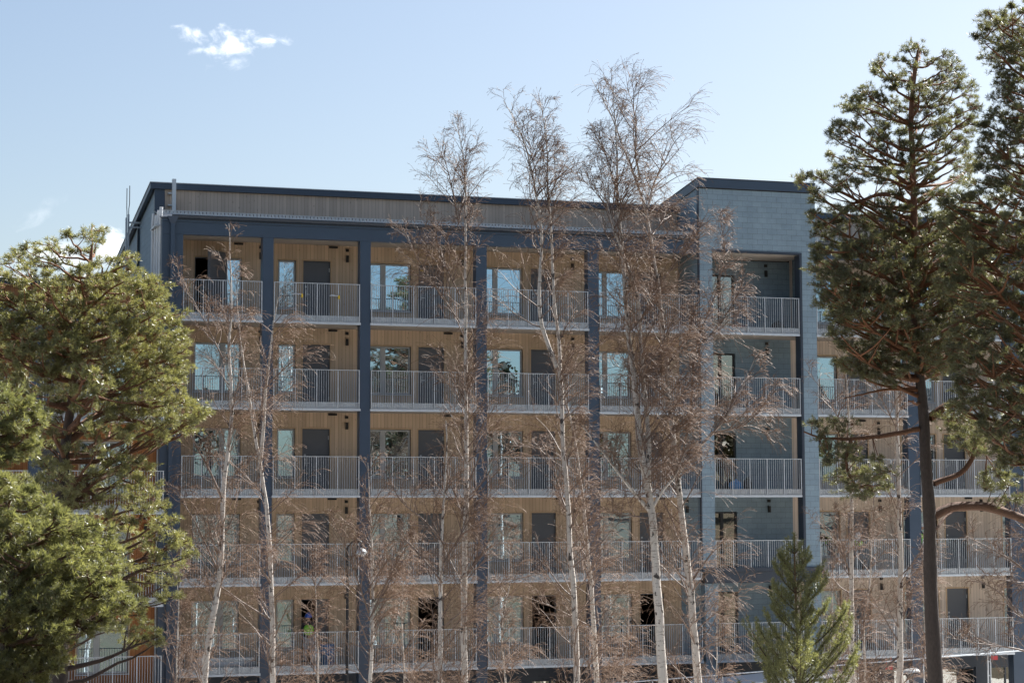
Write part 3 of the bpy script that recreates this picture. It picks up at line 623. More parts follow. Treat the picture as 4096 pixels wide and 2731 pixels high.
birch(23,'birch beyond the right edge, pale branches reaching in below the orange pine limb',
  [(pts((4230,2731),(4225,2400),(4215,2000),(4205,1750)),.11,.02,.6)],-20,
  limbs=[(pts((4215,2420),(4060,2250),(3900,2170),(3830,2140)),.04,.006),(pts((4218,2640),(4060,2590),(3890,2570),(3780,2545)),.035,.006),(pts((4215,2520),(4040,2450),(3960,2350),(3860,2320)),.04,.006),(pts((4212,2200),(4100,2120),(4050,2010)),.03,.006),(pts((4215,2330),(4080,2330),(3960,2310)),.03,.006)],Lmax=1.4,dens=.8,droop=.2)
for sd,x,top,lab,Lm in ((31,720,2230,'brushy bare sapling at lower left between the pine boughs and the first column',1.1),(32,1250,2180,'bare sapling before the half open door with the helmeted worker',1.2),(33,1600,2120,'bushy bare sapling left of the grey birch trunk in the lower middle',1.3),
    (34,2020,2150,'bare sapling filling the gap right of the central birch near the ground floor',1.3),(35,2500,2330,'low twiggy sapling between the thick birch and the scarred leaning one',1.0),(36,2880,2420,'low twiggy sapling at the foot of the slate tower pillar',1.0),
    (37,3700,2150,'brushy bare sapling behind the dark pine trunk at right',1.3),(38,3320,2180,'bare sapling at the right edge of the tower, rising behind the young pine',1.1)):
    r=np.random.default_rng(sd); X=[x+float(r.normal(0,14)) for _ in range(4)]
    birch(sd,lab,[(pts((X[0],2731),(X[1],2731-(2731-top)*.4),(X[2],2731-(2731-top)*.75),(X[3],top)),.04,.005,.0)],-11.5-float(r.random())*1.5,Lmax=Lm,dens=1.25,group='bare saplings along the foot of the block',name='birch_sapling',cat='sapling')

# ---- pines
M['needle']=m_needle('pine needles',(.15,.155,.085),(.34,.33,.16))
M['needle_b']=m_needle('bright pine needles',(.13,.14,.078),(.28,.28,.145),.42)
M['needle_d']=m_needle('dark pine needles',(.085,.09,.062),(.20,.20,.115),.38)
M['pinelimb']=m_bark('pine limb bark',(.075,.048,.036),(.20,.088,.042),7,14,14)
def tufts(rng,pos,dirs,ln,nbl=10,w=.0065):
    """needle tufts: blades fan out round the shoot"""
    n=len(pos); d=np.repeat(dirs,nbl,0); p=np.repeat(pos,nbl,0)
    a=nrm(d*rng.uniform(.15,1.1,(n*nbl,1))+randdir(rng,n*nbl)*.8)
    l=np.repeat(ln,nbl)*rng.uniform(.65,1.2,n*nbl)
    side=nrm(np.cross(a,randdir(rng,n*nbl)))*w*rng.uniform(.6,1.3,(n*nbl,1))
    st=p+a*.004
    v=np.stack([st-side*.6,st+side*.6,st+a*l[:,None]*.55+side,st+a*l[:,None]],1).reshape(-1,3)
    b=np.arange(n*nbl)*4; f=np.concatenate([np.stack([b,b+1,b+2,b+3],-1)])
    tint=np.clip(np.repeat(rng.normal(.45,.22,n),nbl)+rng.normal(0,.1,n*nbl),0,1)
    return v,f,tint
def inpoly(poly,x,y):
    c=np.zeros(len(x),bool); j=len(poly)-1
    for i in range(len(poly)):
        xi,yi=poly[i]; xj,yj=poly[j]
        c^=((yi>y)!=(yj>y))&(x<(xj-xi)*(y-yi)/(yj-yi+1e-9)+xi); j=i
    return c
def pine(seed,label,trunk,Y,polys,needle='needle',trunk_r=(.28,.05),limbs=(),spacing=34,layers=2,gap=.12,bark=None,ntw=13,depthf=.75,group='scots pines framing the view',tl=.10,flat=.55,widthf=1.0):
    rng=np.random.default_rng(seed)
    T=np.array([atd(x,y,Y) for x,y in trunk])
    if T[0,2]>T[-1,2]: T=T[::-1]
    if T[0,2]>gz(T[0,0],Y): T=np.vstack([[T[0,0],Y,gz(T[0,0],Y)-.2],T])
    Tn=resample(T,40); root=thing('pine_tree',label,'pine',tuple(Tn[0]),group)
    z=Tn[:,2]; tr=np.interp(z,[z[0],z[-1]],trunk_r); tr[-1]*=.5; tr=tr*(1+.15*np.exp(-(z-z[0])/.6))
    tb=MB(); jit=rng.normal(0,.006,(40,3)); v,f=tubes((Tn+jit)[None],(tr*(1+rng.normal(0,.03,40)))[None],14); tb.add(v,f,0,True); tb.build('trunk',bark,root)
    cr=MB(); lb=MB()
    pads=[]; hang=[]
    DL=[]
    for px,r0,r1 in limbs:
        P=np.array([atd(x,y,Y) for x,y in px]); DL.append((resample(P,16)+np.linspace(0,1,16)[:,None]*np.array([0,rng.normal(0,.5),0])+np.concatenate([[[0,0,0]],np.cumsum(rng.normal(0,.010,(15,3)),0)]),r0,r1))
    pm=ppm(Y)/K       # display pixels per metre
    for poly in polys:
        hg=isinstance(poly,tuple); poly=poly[0] if hg else poly; P=np.array(poly,float); x0,y0=P.min(0); x1,y1=P.max(0)
        area=(x1-x0)*(y1-y0); n=int(area/spacing**2*14)
        xs=rng.uniform(x0,x1,n); ys=rng.uniform(y0,y1,n); ok=inpoly(poly,xs,ys); xs,ys=xs[ok],ys[ok]
        for lay in range(layers):
            acc=[]; perm=rng.permutation(len(xs))
            for i in perm:
                if all((xs[i]-a)**2+((ys[i]-b)*1.5)**2>spacing**2 for a,b in acc): acc.append((xs[i],ys[i]))
            for a,b in acc:
                if rng.random()<gap: continue
                pads.append((a,b)); hang.append(hg)
    pads=np.array(pads); n=len(pads); hang=np.array(hang)
    c0=np.array([atd(x,y,Y) for x,y in pads])
    tx=np.interp(c0[:,2],z,Tn[:,0]); dx=c0[:,0]-tx
    # crown half width in depth follows the outline at that height
    W=np.array([np.abs(dx[np.abs(c0[:,2]-h)<.7]).max() for h in c0[:,2]])
    dyv=rng.uniform(-1,1,n)*np.sqrt(np.maximum(W**2-dx**2,.12*W**2))*depthf
    dyv[hang]=rng.normal(0,.35,hang.sum())
    ctr=np.array([atd(x,y,Y+d) for (x,y),d in zip(pads,dyv)])
    L_=np.linalg.norm(ctr[:,:2]-np.stack([tx,np.full(n,Y)],-1),axis=1)
    # limbs: shared by neighbouring pads
    az=np.floor((np.arctan2(ctr[:,1]-Y,ctr[:,0]-tx)+np.pi)/(2*np.pi)*7); hz=ctr[:,2]-.38*L_
    key=np.floor(hz/.55)*10+az
    twP=[];twD=[]
    for i in np.where(hang)[0]:
        A=np.concatenate([q[4:] for q,_,_ in DL]); dd=np.linalg.norm(A-ctr[i],axis=1); b0=A[np.argmin(dd+rng.uniform(0,.25,len(dd)))]; ctr[i,1]=b0[1]+dyv[i]
        e=ctr[i]; t5=np.linspace(0,1,6)[:,None]; Q2=b0*(1-t5)+e*t5+np.cumsum(rng.normal(0,.022,(6,3)),0)*t5
        v,f=tubes(Q2[None],np.linspace(.016,.007,6)[None],5); lb.add(v,f,0,True)
    for k in np.unique(key[~hang]):
        idx=np.where((key==k)&~hang)[0]; far=idx[np.argmax(L_[idx])]
        zz=np.clip(hz[idx].mean()+rng.normal(0,.05),z[0]+.3,z[-1]-.05); st=np.array([np.interp(zz,z,Tn[:,i]) for i in range(3)])
        end=ctr[far]; m=9; t=np.linspace(0,1,m)[:,None]; sag=np.array([0,0,-.10*L_[far]])
        Q=st*(1-t)+end*t+sag*(4*t*(1-t))*rng.uniform(-.4,1.2)+np.cumsum(rng.normal(0,.035,(m,3)),0)*(t*(1.3-t))*2
        r0=min(.016+.022*L_[far],np.interp(zz,z,tr)*.6); rr=np.linspace(r0,.012,m)
        v,f=tubes(Q[None],rr[None],7); lb.add(v,f,0,True)
        for i in idx:
            if i==far: b0=Q[5]; 
            else:
                j=int(np.clip(np.argmin(np.linalg.norm(Q-ctr[i],axis=1))-rng.integers(1,3),1,m-1)); b0=Q[j]
                e=ctr[i]; t5=np.linspace(0,1,6)[:,None]; Q2=b0*(1-t5)+e*t5+np.array([0,0,-.07])*np.linalg.norm(e-b0)*(4*t5*(1-t5))+np.cumsum(rng.normal(0,.022,(6,3)),0)*t5
                v,f=tubes(Q2[None],np.linspace(max(.010,r0*.45),.007,6)[None],5); lb.add(v,f,0,True)
    # twigs fan out in each pad
    R=spacing/pm*rng.uniform(.7,1.6,n)*widthf
    m=ntw; off=randdir(rng,n*m)*(rng.random((n*m,1))**.5); off[:,2]*=flat
    Rr=np.repeat(R,m)[:,None]; cc=np.repeat(ctr,m,0); tip=cc+off*Rr; outw=nrm(np.repeat(ctr-np.stack([tx,np.full(n,Y),ctr[:,2]-.3],-1),m,0))
    base=cc-outw*Rr*.35+off*Rr*.15
    mid=(base+tip)/2-np.array([0,0,.06])*Rr
    tw=np.stack([base,mid,tip],1); v,f=tubes(tw,np.broadcast_to(np.array([.007,.005,.0035]),(n*m,3)),3); lb.add(v,f,0,True)
    D=nrm(nrm(tip-mid)+np.array([0,0,.45])+outw*.25)
    q=4; fr=np.linspace(.4,1.0,q); pos=(mid[:,None]*(1-fr)[None,:,None]+tip[:,None]*fr[None,:,None])
    pos=pos+rng.normal(0,.018,pos.shape); dd=np.repeat(D,q,0)+rng.normal(0,.25,(n*m*q,3))
    pv,pf,pt=tufts(rng,pos.reshape(-1,3),nrm(dd),np.full(n*m*q,tl))
    pt=np.clip(pt+np.repeat(np.repeat(rng.normal(0,.13,n),m*q),10),0,1)
    cr.add(pv,pf,0,False,pt)
    for Q,r0,r1 in DL:
        v,f=tubes(Q[None],np.linspace(r0,r1,16)[None],10); lb.add(v,f,0,True)
    lb.build('limbs',M['pinelimb'],root); cr.build('crown',M[needle],root,tint=True)
    return root
bk_dark=m_bark('old pine bark',(.060,.046,.040),(.22,.11,.065),14.0,17.0,10)
bk_mid=m_bark('pine bark',(.060,.045,.038),(.19,.09,.05),11.5,13.5,10)
pine(51,'broad pine at the left with a dome shaped crown overlapping the slate gable',
  [(135,1568),(140,1200),(143,1095),(150,1020),(166,910),(185,775),(198,700),(202,640),(212,560)],-24,
  [[(0,600),(30,560),(60,548),(90,540),(160,535),(185,532),(215,512),(238,545),(260,580),(300,590),(330,625),(375,650),(395,680),(408,715),(412,770),(432,825),(425,860),(448,925),(475,960),(440,978),(395,1005),(345,1035),(300,1010),(200,1000),(100,990),(30,900),(-40,900),(-60,650)],
   [(180,640),(260,600),(330,640),(400,690),(430,830),(420,900),(470,960),(400,1000),(300,1000),(200,900),(60,900),(-60,800),(-60,700)],
   [(90,1010),(200,1020),(340,1060),(350,1110),(380,1160),(425,1240),(435,1290),(380,1310),(410,1370),(330,1400),(375,1440),(370,1475),(300,1490),(240,1430),(200,1300),(60,1100)]],
  needle='needle',trunk_r=(.27,.04),bark=bk_mid,spacing=29,layers=1,gap=.06,limbs=[(pts((60,690),(120,700),(185,760)),.012,.05),(pts((150,1020),(200,985),(270,960),(330,975),(350,980)),.09,.04),(pts((185,800),(240,780),(320,768)),.05,.02),(pts((145,1100),(200,1120),(250,1150)),.07,.03)])
pine(52,'bright green pine bough crown cut by the left edge, in front of the broad pine',
  [(-35,1568),(-40,1200),(-40,900)],-33,[[(-60,885),(0,888),(38,905),(75,932),(90,962),(85,1000),(65,1040),(30,1060),(-60,1075)]],needle='needle_b',trunk_r=(.2,.05),bark=bk_mid,spacing=30,layers=2,gap=.05,flat=.75)
pine(53,'dense light green pine filling the lower left corner',
  [(10,1600),(20,1400),(40,1290),(20,1210),(5,1120)],-35,[[(-60,1090),(0,1095),(50,1110),(110,1145),(150,1185),(230,1200),(260,1260),(250,1330),(290,1380),(230,1430),(180,1450),(120,1490),(150,1520),(110,1568),(60,1640),(-60,1640)]],
  needle='needle_b',trunk_r=(.24,.05),bark=bk_mid,spacing=29,layers=2,gap=.05,flat=.7)
pine(54,'tall right pine with a thick dark trunk and pointed crown against the sky',
  [(2149,1568),(2138,1362),(2134,1148),(2130,1121),(2122,960),(2119,896),(2103,800),(2099,600),(2098,433),(2096,345),(2090,268),(2094,214),(2110,110)],-22,
  [[(2110,98),(2138,118),(2165,112),(2195,138),(2208,155),(2225,195),(2242,215),(2245,260),(2215,330),(2240,400),(2180,430),(2120,400),(2060,430),(2000,420),(1950,440),(1900,440),(1880,470),(1860,445),(1830,418),(1840,405),(1868,392),(1902,385),(1897,332),(1912,284),(1932,258),(1953,214),(1992,194),(2014,140),(2060,128)],
   [(1862,520),(1850,500),(1870,480),(1960,470),(2020,450),(2100,440),(2200,440),(2280,500),(2260,620),(2300,700),(2250,800),(2200,845),(2150,870),(2100,840),(2050,880),(2000,870),(1935,850),(1915,805),(1895,738),(1878,690),(1885,640),(1862,600),(1875,545)],
   [(1900,700),(1890,620),(1960,560),(2100,520),(2260,540),(2260,640),(2290,700),(2240,800),(2150,850),(2050,850),(1950,830)],
   ([(1855,972),(1885,960),(1965,962),(1980,990),(1890,1002)],),([(1885,1012),(1960,1018),(2020,1040),(2060,1100),(2005,1145),(1945,1135),(1908,1085)],),([(2150,950),(2230,955),(2300,1000),(2250,1050),(2165,1018)],),([(2235,1050),(2330,1075),(2352,1150),(2300,1158),(2255,1100)],)],
  needle='needle_d',trunk_r=(.24,.05),bark=bk_dark,spacing=28,layers=2,gap=.24,
  limbs=[(pts((2110,985),(2030,1000),(1940,1008),(1880,1000),(1855,985)),.075,.02),(pts((2112,925),(2085,926),(2053,921)),.04,.022),(pts((2110,895),(2040,890),(1990,905),(1950,912)),.05,.015),(pts((2135,960),(2165,935),(2200,925),(2250,915)),.12,.06),
         (pts((2145,1110),(2200,1090),(2235,1050),(2245,990),(2275,982)),.08,.045),(pts((2143,1185),(2180,1160),(2260,1158),(2352,1188),(2450,1235)),.13,.10),(pts((2145,1220),(2180,1185),(2222,1162)),.04,.02),
         (pts((1955,1008),(1945,1050),(1950,1090),(1980,1120)),.05,.015),(pts((2245,1010),(2275,1020),(2290,1050)),.04,.015),(pts((2098,430),(2040,380),(1980,370)),.06,.02),(pts((2098,440),(2140,400),(2200,360)),.07,.02),(pts((2100,470),(2030,440),(1940,470),(1880,520)),.07,.02)])
pine(55,'massive dark pine at the right edge, taller than the frame and only partly in view',
  [(2440,1568),(2435,1000),(2430,500),(2425,60)],-26,
  [[(2258,25),(2287,20),(2322,10),(2400,5),(2470,100),(2470,400),(2300,440),(2240,380),(2252,350),(2262,270),(2285,230),(2297,180),(2268,130),(2240,92)],
   [(2150,640),(2185,560),(2150,500),(2180,450),(2240,415),(2470,420),(2470,1140),(2300,1060),(2260,985),(2190,930),(2200,880),(2170,800),(2185,700)]],
  needle='needle_d',trunk_r=(.33,.08),bark=bk_dark,spacing=28,layers=2,gap=.08,limbs=[(pts((2430,700),(2340,680),(2260,720),(2180,760)),.10,.03),(pts((2432,900),(2350,860),(2290,850)),.09,.03)])
# young pine with whorls
def young_pine():
    rng=np.random.default_rng(61); Y=-25; ap=at(3177,2135,Y); bs=at(3192,2731,Y); g=gz(bs[0],Y)
    base=np.array([bs[0]+.02,Y,g-.1]); n=26; T=resample([base,bs,at(3186,2450,Y),at(3178,2250,Y),ap],n)
    root=thing('young_pine','young bright green pine with upright candle tips in front of the slate tower','pine',tuple(base))
    tb=MB(); v,f=tubes(T[None],np.linspace(.085,.012,n)[None],9); tb.add(v,f,0,True); tb.build('trunk',m_bark('young pine bark',(.10,.065,.045),(.22,.14,.07),3,8,20),root)
    lb=MB(); tp=[];td=[]
    zt=ap[2]; zz=zt-.46; k=0
    prof=[(0,.10),(.45,.26),(1.0,.62),(1.6,.82),(2.2,1.05),(2.8,1.45),(3.4,1.75),(5,2.0),(8,1.7)]
    def along(Q,step,spread,jit=.012):
        d=np.concatenate([[0],np.cumsum(np.linalg.norm(np.diff(Q,axis=0),axis=1))]); m=max(2,int(d[-1]/step)); t=np.linspace(0,d[-1],m)
        P=np.stack([np.interp(t,d,Q[:,i]) for i in range(3)],-1); D=nrm(np.stack([np.gradient(P[:,i]) for i in range(3)],-1)) if m>2 else nrm(np.repeat((Q[-1]-Q[0])[None],m,0))
        tp.append(P+rng.normal(0,jit,P.shape)); td.append(nrm(D+rng.normal(0,spread,D.shape)))
    top=T[-1]; along(np.array([[T[-1,0],Y,zt-.42],top]),.012,.25)
    while zz>g+.6:
        Lw=np.interp(zt-zz,[p[0] for p in prof],[p[1] for p in prof]); c=np.array([np.interp(zz,T[:,2],T[:,i]) for i in range(3)])
        nb=rng.integers(4,7); a0=rng.uniform(0,6.28)
        for i in range(nb):
            az=a0+i*6.283/nb+rng.normal(0,.2); l=Lw*rng.uniform(.7,1.15); e0=R_(rng.uniform(18,38)); m=9
            Q=[c]; el=e0
            for s_ in range(m): el=min(el+rng.uniform(.02,.09),1.25); Q.append(Q[-1]+np.array([math.cos(az)*math.cos(el),math.sin(az)*math.cos(el),math.sin(el)])*l/m)
            Q=np.array(Q); v,f=tubes(Q[None],np.linspace(.008+.010*l,.005,m+1)[None],6); lb.add(v,f,0,True)
            along(Q[3:],.030,.5); tipv=nrm(Q[-1]-Q[-2]); along(np.array([Q[-1],Q[-1]+nrm(tipv+np.array([0,0,.8]))*min(.30,.08+.3*l)*rng.uniform(.7,1.1)]),.016,.2)
            for s_ in range(2,m):
                for sd in (-1,1):
                    if rng.random()<.45 or l<.45: continue
                    t=nrm(Q[s_]-Q[s_-1]); sdv=nrm(np.cross(t,[0,0,1.]))*sd; l2=l*.42*(1-(s_-2)/m)*rng.uniform(.5,1.1)+.08
                    d=nrm(t*.9+sdv*.8+np.array([0,0,.25])); q=np.array([Q[s_],Q[s_]+d*l2*.5+[0,0,.01],Q[s_]+d*l2+[0,0,.10*l2+.03]])
                    v,f=tubes(q[None],np.array([[.006,.005,.004]]),4); lb.add(v,f,0,True); along(q,.032,.5)
                    e=q[-1]; along(np.array([e,e+nrm(d+[0,0,.9])*rng.uniform(.06,.14)]),.014,.3)
        zz-=rng.uniform(.38,.52)
    P=np.concatenate(tp); D=np.concatenate(td)
    v,f,t=tufts(rng,P,D,np.full(len(P),.085),8,.006); cr=MB(); cr.add(v,f,0,False,t)
    lb.build('limbs',M['pinelimb'],root); cr.build('crown',M['needle_b'],root,tint=True)
young_pine()
# wooded slope behind the viewpoint (seen in the window panes)
def wood():
    rng=np.random.default_rng(71); mb=MB()
    for i in range(95):
        x=rng.uniform(-70,150); y=rng.uniform(-122,-88)
        if i%3==0: y=rng.uniform(-86,-76); x=rng.choice([-1,1])*rng.uniform(14,80)+10
        h=rng.uniform(8,13); g=float(gz(x,y))
        mb.tube([(x,y,g-.2),(x+rng.normal(0,.2),y,g+h*.5),(x+rng.normal(0,.3),y,g+h)],[.22,.16,.05],7,1)
        n=520; u=rng.random(n)**.8; zc=g+h*(.35+.68*u); rad=(1.9*(1-u)**.5+.35)*rng.uniform(.3,1,n); az=rng.uniform(0,6.28,n)
        c=np.stack([x+rad*np.cos(az),y+rad*np.sin(az),zc+rng.normal(0,.2,n)],-1); a=randdir(rng,n)*rng.uniform(.15,.42,(n,1)); b=nrm(np.cross(a,randdir(rng,n)))*rng.uniform(.1,.3,(n,1))
        v=np.stack([c-a,c+b,c+a,c-b],1).reshape(-1,3); q=np.arange(n)*4
        mb.add(v,np.stack([q,q+1,q+2,q+3],-1),0,False,np.clip(rng.normal(.4,.25,n),0,1))
    fm=m_needle('far conifer foliage',(.018,.018,.010),(.060,.052,.028),.2)
    o=mb.build('forest',[fm,M['black']],None,tint=True); o['kind']='stuff'
wood()
SKY,SUN,EXPO,CLOUD,DN=.05,5.,1.55,14.,1
# ------------------------------------------------------------------ people
M['skin']=m_plain('skin',(.42,.26,.19),.55,0,.05,6); M['hair']=m_plain('dark hair',(.02,.016,.013),.6,0,.2,9)
M['vest']=m_plain('fluorescent vest',(.30,.72,.06),.6,0,.08,6); M['reflex']=m_plain('grey reflective tape',(.55,.56,.56),.4,.2,.05,9)
M['dkcloth']=m_plain('dark work cloth',(.030,.032,.040),.85,0,.2,9); M['ltcloth']=m_plain('light grey cloth',(.40,.42,.45),.85,0,.15,9)
M['bluehat']=m_plain('blue helmet plastic',(.02,.12,.55),.35,0,.03,9); M['whitehat']=m_plain('white helmet plastic',(.78,.78,.76),.35,0,.03,9)
def skin(name,V,E,R,mats,par,sub=2,root=0):
    me=bpy.data.meshes.new(name); me.from_pydata([tuple(v) for v in V],E,[]); o=bpy.data.objects.new(name,me); C.objects.link(o)
    m=o.modifiers.new('s','SKIN'); sv=me.skin_vertices[0].data
    for i,r in enumerate(R): sv[i].radius=(r,r) if not isinstance(r,tuple) else r
    sv[root].use_root=True; m.use_smooth_shade=True
    s_=o.modifiers.new('u','SUBSURF'); s_.levels=sub; s_.render_levels=sub
    dg=bpy.context.evaluated_depsgraph_get(); nm=bpy.data.meshes.new_from_object(o.evaluated_get(dg)); nm.name=name
    o.modifiers.clear(); o.data=nm; bpy.data.meshes.remove(me)
    nm.materials.clear()
    for k in mats: nm.materials.append(k)
    for p_ in nm.polygons: p_.use_smooth=True
    o.parent=par; return o
def person(label,x,y,z,rz,J,hat=None,trousers='dkcloth',sleeve='dkcloth',group='workers on the galleries'):
    """J: joint positions in the person's own frame (metres, facing -Y)"""
    P=thing('person',label,'person',(x,y,z),group,rz)
    n=list(J); V=[J[k] for k in n]; ix={k:i for i,k in enumerate(n)}
    rad=dict(pel=(.15,.11),wst=(.135,.10),chs=(.165,.115),nck=.055,chn=.06,shL=.065,elL=.045,wrL=.028,haL=.036,shR=.065,elR=.045,wrR=.028,haR=.036,hpL=.09,knL=.06,anL=.042,toL=.038,hpR=.09,knR=.06,anR=.042,toR=.038)
    ed=[('pel','wst'),('wst','chs'),('chs','nck'),('nck','chn'),('chs','shL'),('shL','elL'),('elL','wrL'),('wrL','haL'),('chs','shR'),('shR','elR'),('elR','wrR'),('wrR','haR'),('pel','hpL'),('hpL','knL'),('knL','anL'),('anL','toL'),('pel','hpR'),('hpR','knR'),('knR','anR'),('anR','toR')]
    E=[(ix[a],ix[b]) for a,b in ed]; R=[rad[k] for k in n]
    for s in 'LR':      # five fingers
        h=np.array(J['ha'+s]); w=np.array(J['wr'+s]); d=nrm(h-w); sd=nrm(np.cross(d,[0,1,.2])); 
        for q in range(5):
            o_=(q-2)*.016; l=(.05,.075,.085,.078,.058)[q]; a=h+sd*o_+d*.02; b=a+d*l*.6+(sd*.03 if q==0 else 0); c_=b+d*l*.35+np.array([0,-.012,-.012])
            i=len(V); V+=[tuple(a),tuple(b),tuple(c_)]; E+=[(ix['ha'+s],i),(i,i+1),(i+1,i+2)]; R+=[.0105,.0095,.0085]
    body=skin('body',V,E,R,[M['skin'],M[sleeve],M['black']],P,1)
    for pl in body.data.polygons:     # sleeves and shoes as cloth faces of the same surface
        c_=pl.center; hand=min(np.linalg.norm(np.array(c_)-np.array(J['ha'+s])) for s in 'LR'); foot=min(np.linalg.norm(np.array(c_)-np.array(J['to'+s])) for s in 'LR')
        pl.material_index=2 if foot<.2 and c_[2]<J['anL'][2]+.07 else (0 if hand<.13 or c_[2]>J['nck'][2]-.01 and np.linalg.norm(np.array(c_)-np.array(J['chn']))<.16 else 1)
    hd=np.array(J['chn']); fw=np.array(J.get('face_',(0,-1,0)),float) if False else nrm(np.array(J['chn'])-np.array(J['nck'])); 
    up=nrm(fw*.6+np.array([0,0,.6])); hc=hd+up*.085; fr=nrm(np.array([0,-1,-.25])-up*np.dot([0,-1,-.25],up)); rt=np.cross(fr,up); rot=np.stack([rt,fr,up],1)
    h=MB(); h.ell(hc,(.075,.095,.115),14,10,0,rot); h.ell(hc+fr*.098-up*.015,(.013,.02,.022),6,5,0,rot)
    for s in (-1,1): h.ell(hc+rt*s*.076-up*.01,(.012,.022,.032),6,5,0,rot); h.ell(hc+rt*s*.03+fr*.083+up*.018,(.013,.010,.008),6,5,1,rot)
    h.ell(hc+fr*.086-up*.055,(.026,.012,.007),6,5,1,rot)
    me=h.build('head',[M['skin'],M['hair']],None).data; hob=[o for o in C.objects if o.data==me][0]
    # join the head into the body surface
    import bmesh
    bmh=bmesh.new(); bmh.from_mesh(body.data); k0=len(bmh.faces); bmh.from_mesh(me); bmh.faces.ensure_lookup_table()
    for f_ in bmh.faces[k0:]: f_.material_index=0 if f_.material_index==0 else 2
    bmh.to_mesh(body.data); bmh.free(); bpy.data.objects.remove(hob)
    pad=.022
    tv=['hpL','knL','anL','pel','hpR','knR','anR']; 
    tp=[J['pel'],J['hpL'],J['knL'],tuple(np.array(J['anL'])+[0,0,.03]),J['hpR'],J['knR'],tuple(np.array(J['anR'])+[0,0,.03])]
    skin('trousers',tp,[(0,1),(1,2),(2,3),(0,4),(4,5),(5,6)],[(.165,.13),.115,.085,.07,.115,.085,.07],[M[trousers]],P,1)
    w=np.array(J['wst']);p_=np.array(J['pel']);c_=np.array(J['chs'])
    top=c_+(np.array(J['nck'])-c_)*.55
    vs=skin('vest',[tuple(p_*.7+w*.3),tuple(w),tuple(c_),tuple(top),tuple((np.array(J['shL'])*.8+c_*.2)),tuple((np.array(J['shR'])*.8+c_*.2))],[(0,1),(1,2),(2,3),(2,4),(2,5)],[(.19,.145),(.185,.14),(.20,.145),(.085,.075),.088,.088],[M['vest'],M['reflex']],P,1)
    for pl in vs.data.polygons:
        t=np.dot(np.array(pl.center)-p_,nrm(c_-p_)); pl.material_index=1 if .17<t<.215 else 0
    if hat:
        m=MB(); prof=[(.148,.0),(.118,.005),(.115,.04),(.10,.085),(.06,.118),(.0,.128)]
        a=np.arange(14)*2*np.pi/14; v=np.array([[r*np.cos(q),r*np.sin(q)*1.15,zz] for r,zz in prof for q in a])@rot.T+hc+up*.035
        m.add(v,[(i*14+j,i*14+(j+1)%14,(i+1)*14+(j+1)%14,(i+1)*14+j) for i in range(5) for j in range(14)],0,True); o=m.build('helmet',M[hat],None); o.parent=P
    else:
        m=MB(); m.ell(hc+up*.022-fr*.012,(.084,.098,.108),14,9,0,rot); v=m.v[0]; o=m.build('hair',M['hair'],None); o.parent=P
        import bmesh as b2
        q=b2.new(); q.from_mesh(o.data); b2.ops.delete(q,geom=[f for f in q.faces if np.dot(np.array(f.calc_center_median())-hc,fr)>.045 and np.dot(np.array(f.calc_center_median())-hc,up)<.06 or np.dot(np.array(f.calc_center_median())-hc,up)<-.05],context='FACES'); q.to_mesh(o.data); q.free()
    return P
def stand(lean=0.,arm=0.):
    return dict(pel=(0,0,.95),wst=(0,-.02-lean*.1,1.12),chs=(0,-.02-lean*.3,1.36),nck=(0,-.02-lean*.42,1.52),chn=(0,-.05-lean*.55,1.58),
      shL=(.19,-.02-lean*.3,1.43),elL=(.25,.0-lean*.3-arm*.05,1.15),wrL=(.22,-.12-arm*.2-lean*.3,.95+arm*.12),haL=(.20,-.17-arm*.22-lean*.3,.90+arm*.14),
      shR=(-.19,-.02-lean*.3,1.43),elR=(-.25,.0-lean*.3-arm*.05,1.15),wrR=(-.21,-.12-arm*.2-lean*.3,.95+arm*.12),haR=(-.18,-.17-arm*.22-lean*.3,.90+arm*.14),
      hpL=(.10,0,.88),knL=(.115,-.03,.48),anL=(.12,.02,.09),toL=(.13,-.14,.04),hpR=(-.10,0,.88),knR=(-.115,-.02,.48),anR=(-.12,.03,.09),toR=(-.13,-.13,.04))
def bent():
    j=stand(.2,.5)
    j.update(wst=(0,-.10,1.08),chs=(0,-.32,1.20),nck=(0,-.47,1.25),chn=(0,-.54,1.26),shL=(.19,-.33,1.26),elL=(.24,-.45,1.0),wrL=(.16,-.60,.88),haL=(.13,-.65,.84),shR=(-.19,-.33,1.26),elR=(-.24,-.45,1.0),wrR=(-.16,-.60,.88),haR=(-.13,-.65,.84))
    return j
fl=lambda k:lev(k)+.205
person('worker in blue helmet and lime vest at the half open lowest gallery door',5.42,1.35,fl(1),-.25,stand(.1,.2),'bluehat','ltcloth')
person('dark haired worker in lime vest looking down, just right of the young pine',25.62,.75,fl(1),.1,stand(.35,.8),None)
person('stooping worker in white helmet and lime vest on the gallery above, right of the tower',26.55,.95,fl(2),-.5,bent(),'whitehat')
person('worker in lime vest mostly hidden behind the dark pine trunk, second gallery from below',29.05,.85,fl(2),.6,stand(.1,.3),'whitehat')
tag(MB().add([(25.53,.28,fl(1)+1.05),(25.73,.28,fl(1)+1.05),(25.74,.34,fl(1)+.80),(25.54,.34,fl(1)+.80),(25.53,.284,fl(1)+1.052),(25.73,.284,fl(1)+1.052),(25.74,.344,fl(1)+.802),(25.54,.344,fl(1)+.802)],[(0,1,2,3),(4,7,6,5),(0,4,5,1),(2,6,7,3),(1,5,6,2),(0,3,7,4)]).build('paper',M['white']),'pale sheet of paper held by the dark haired worker','paper')
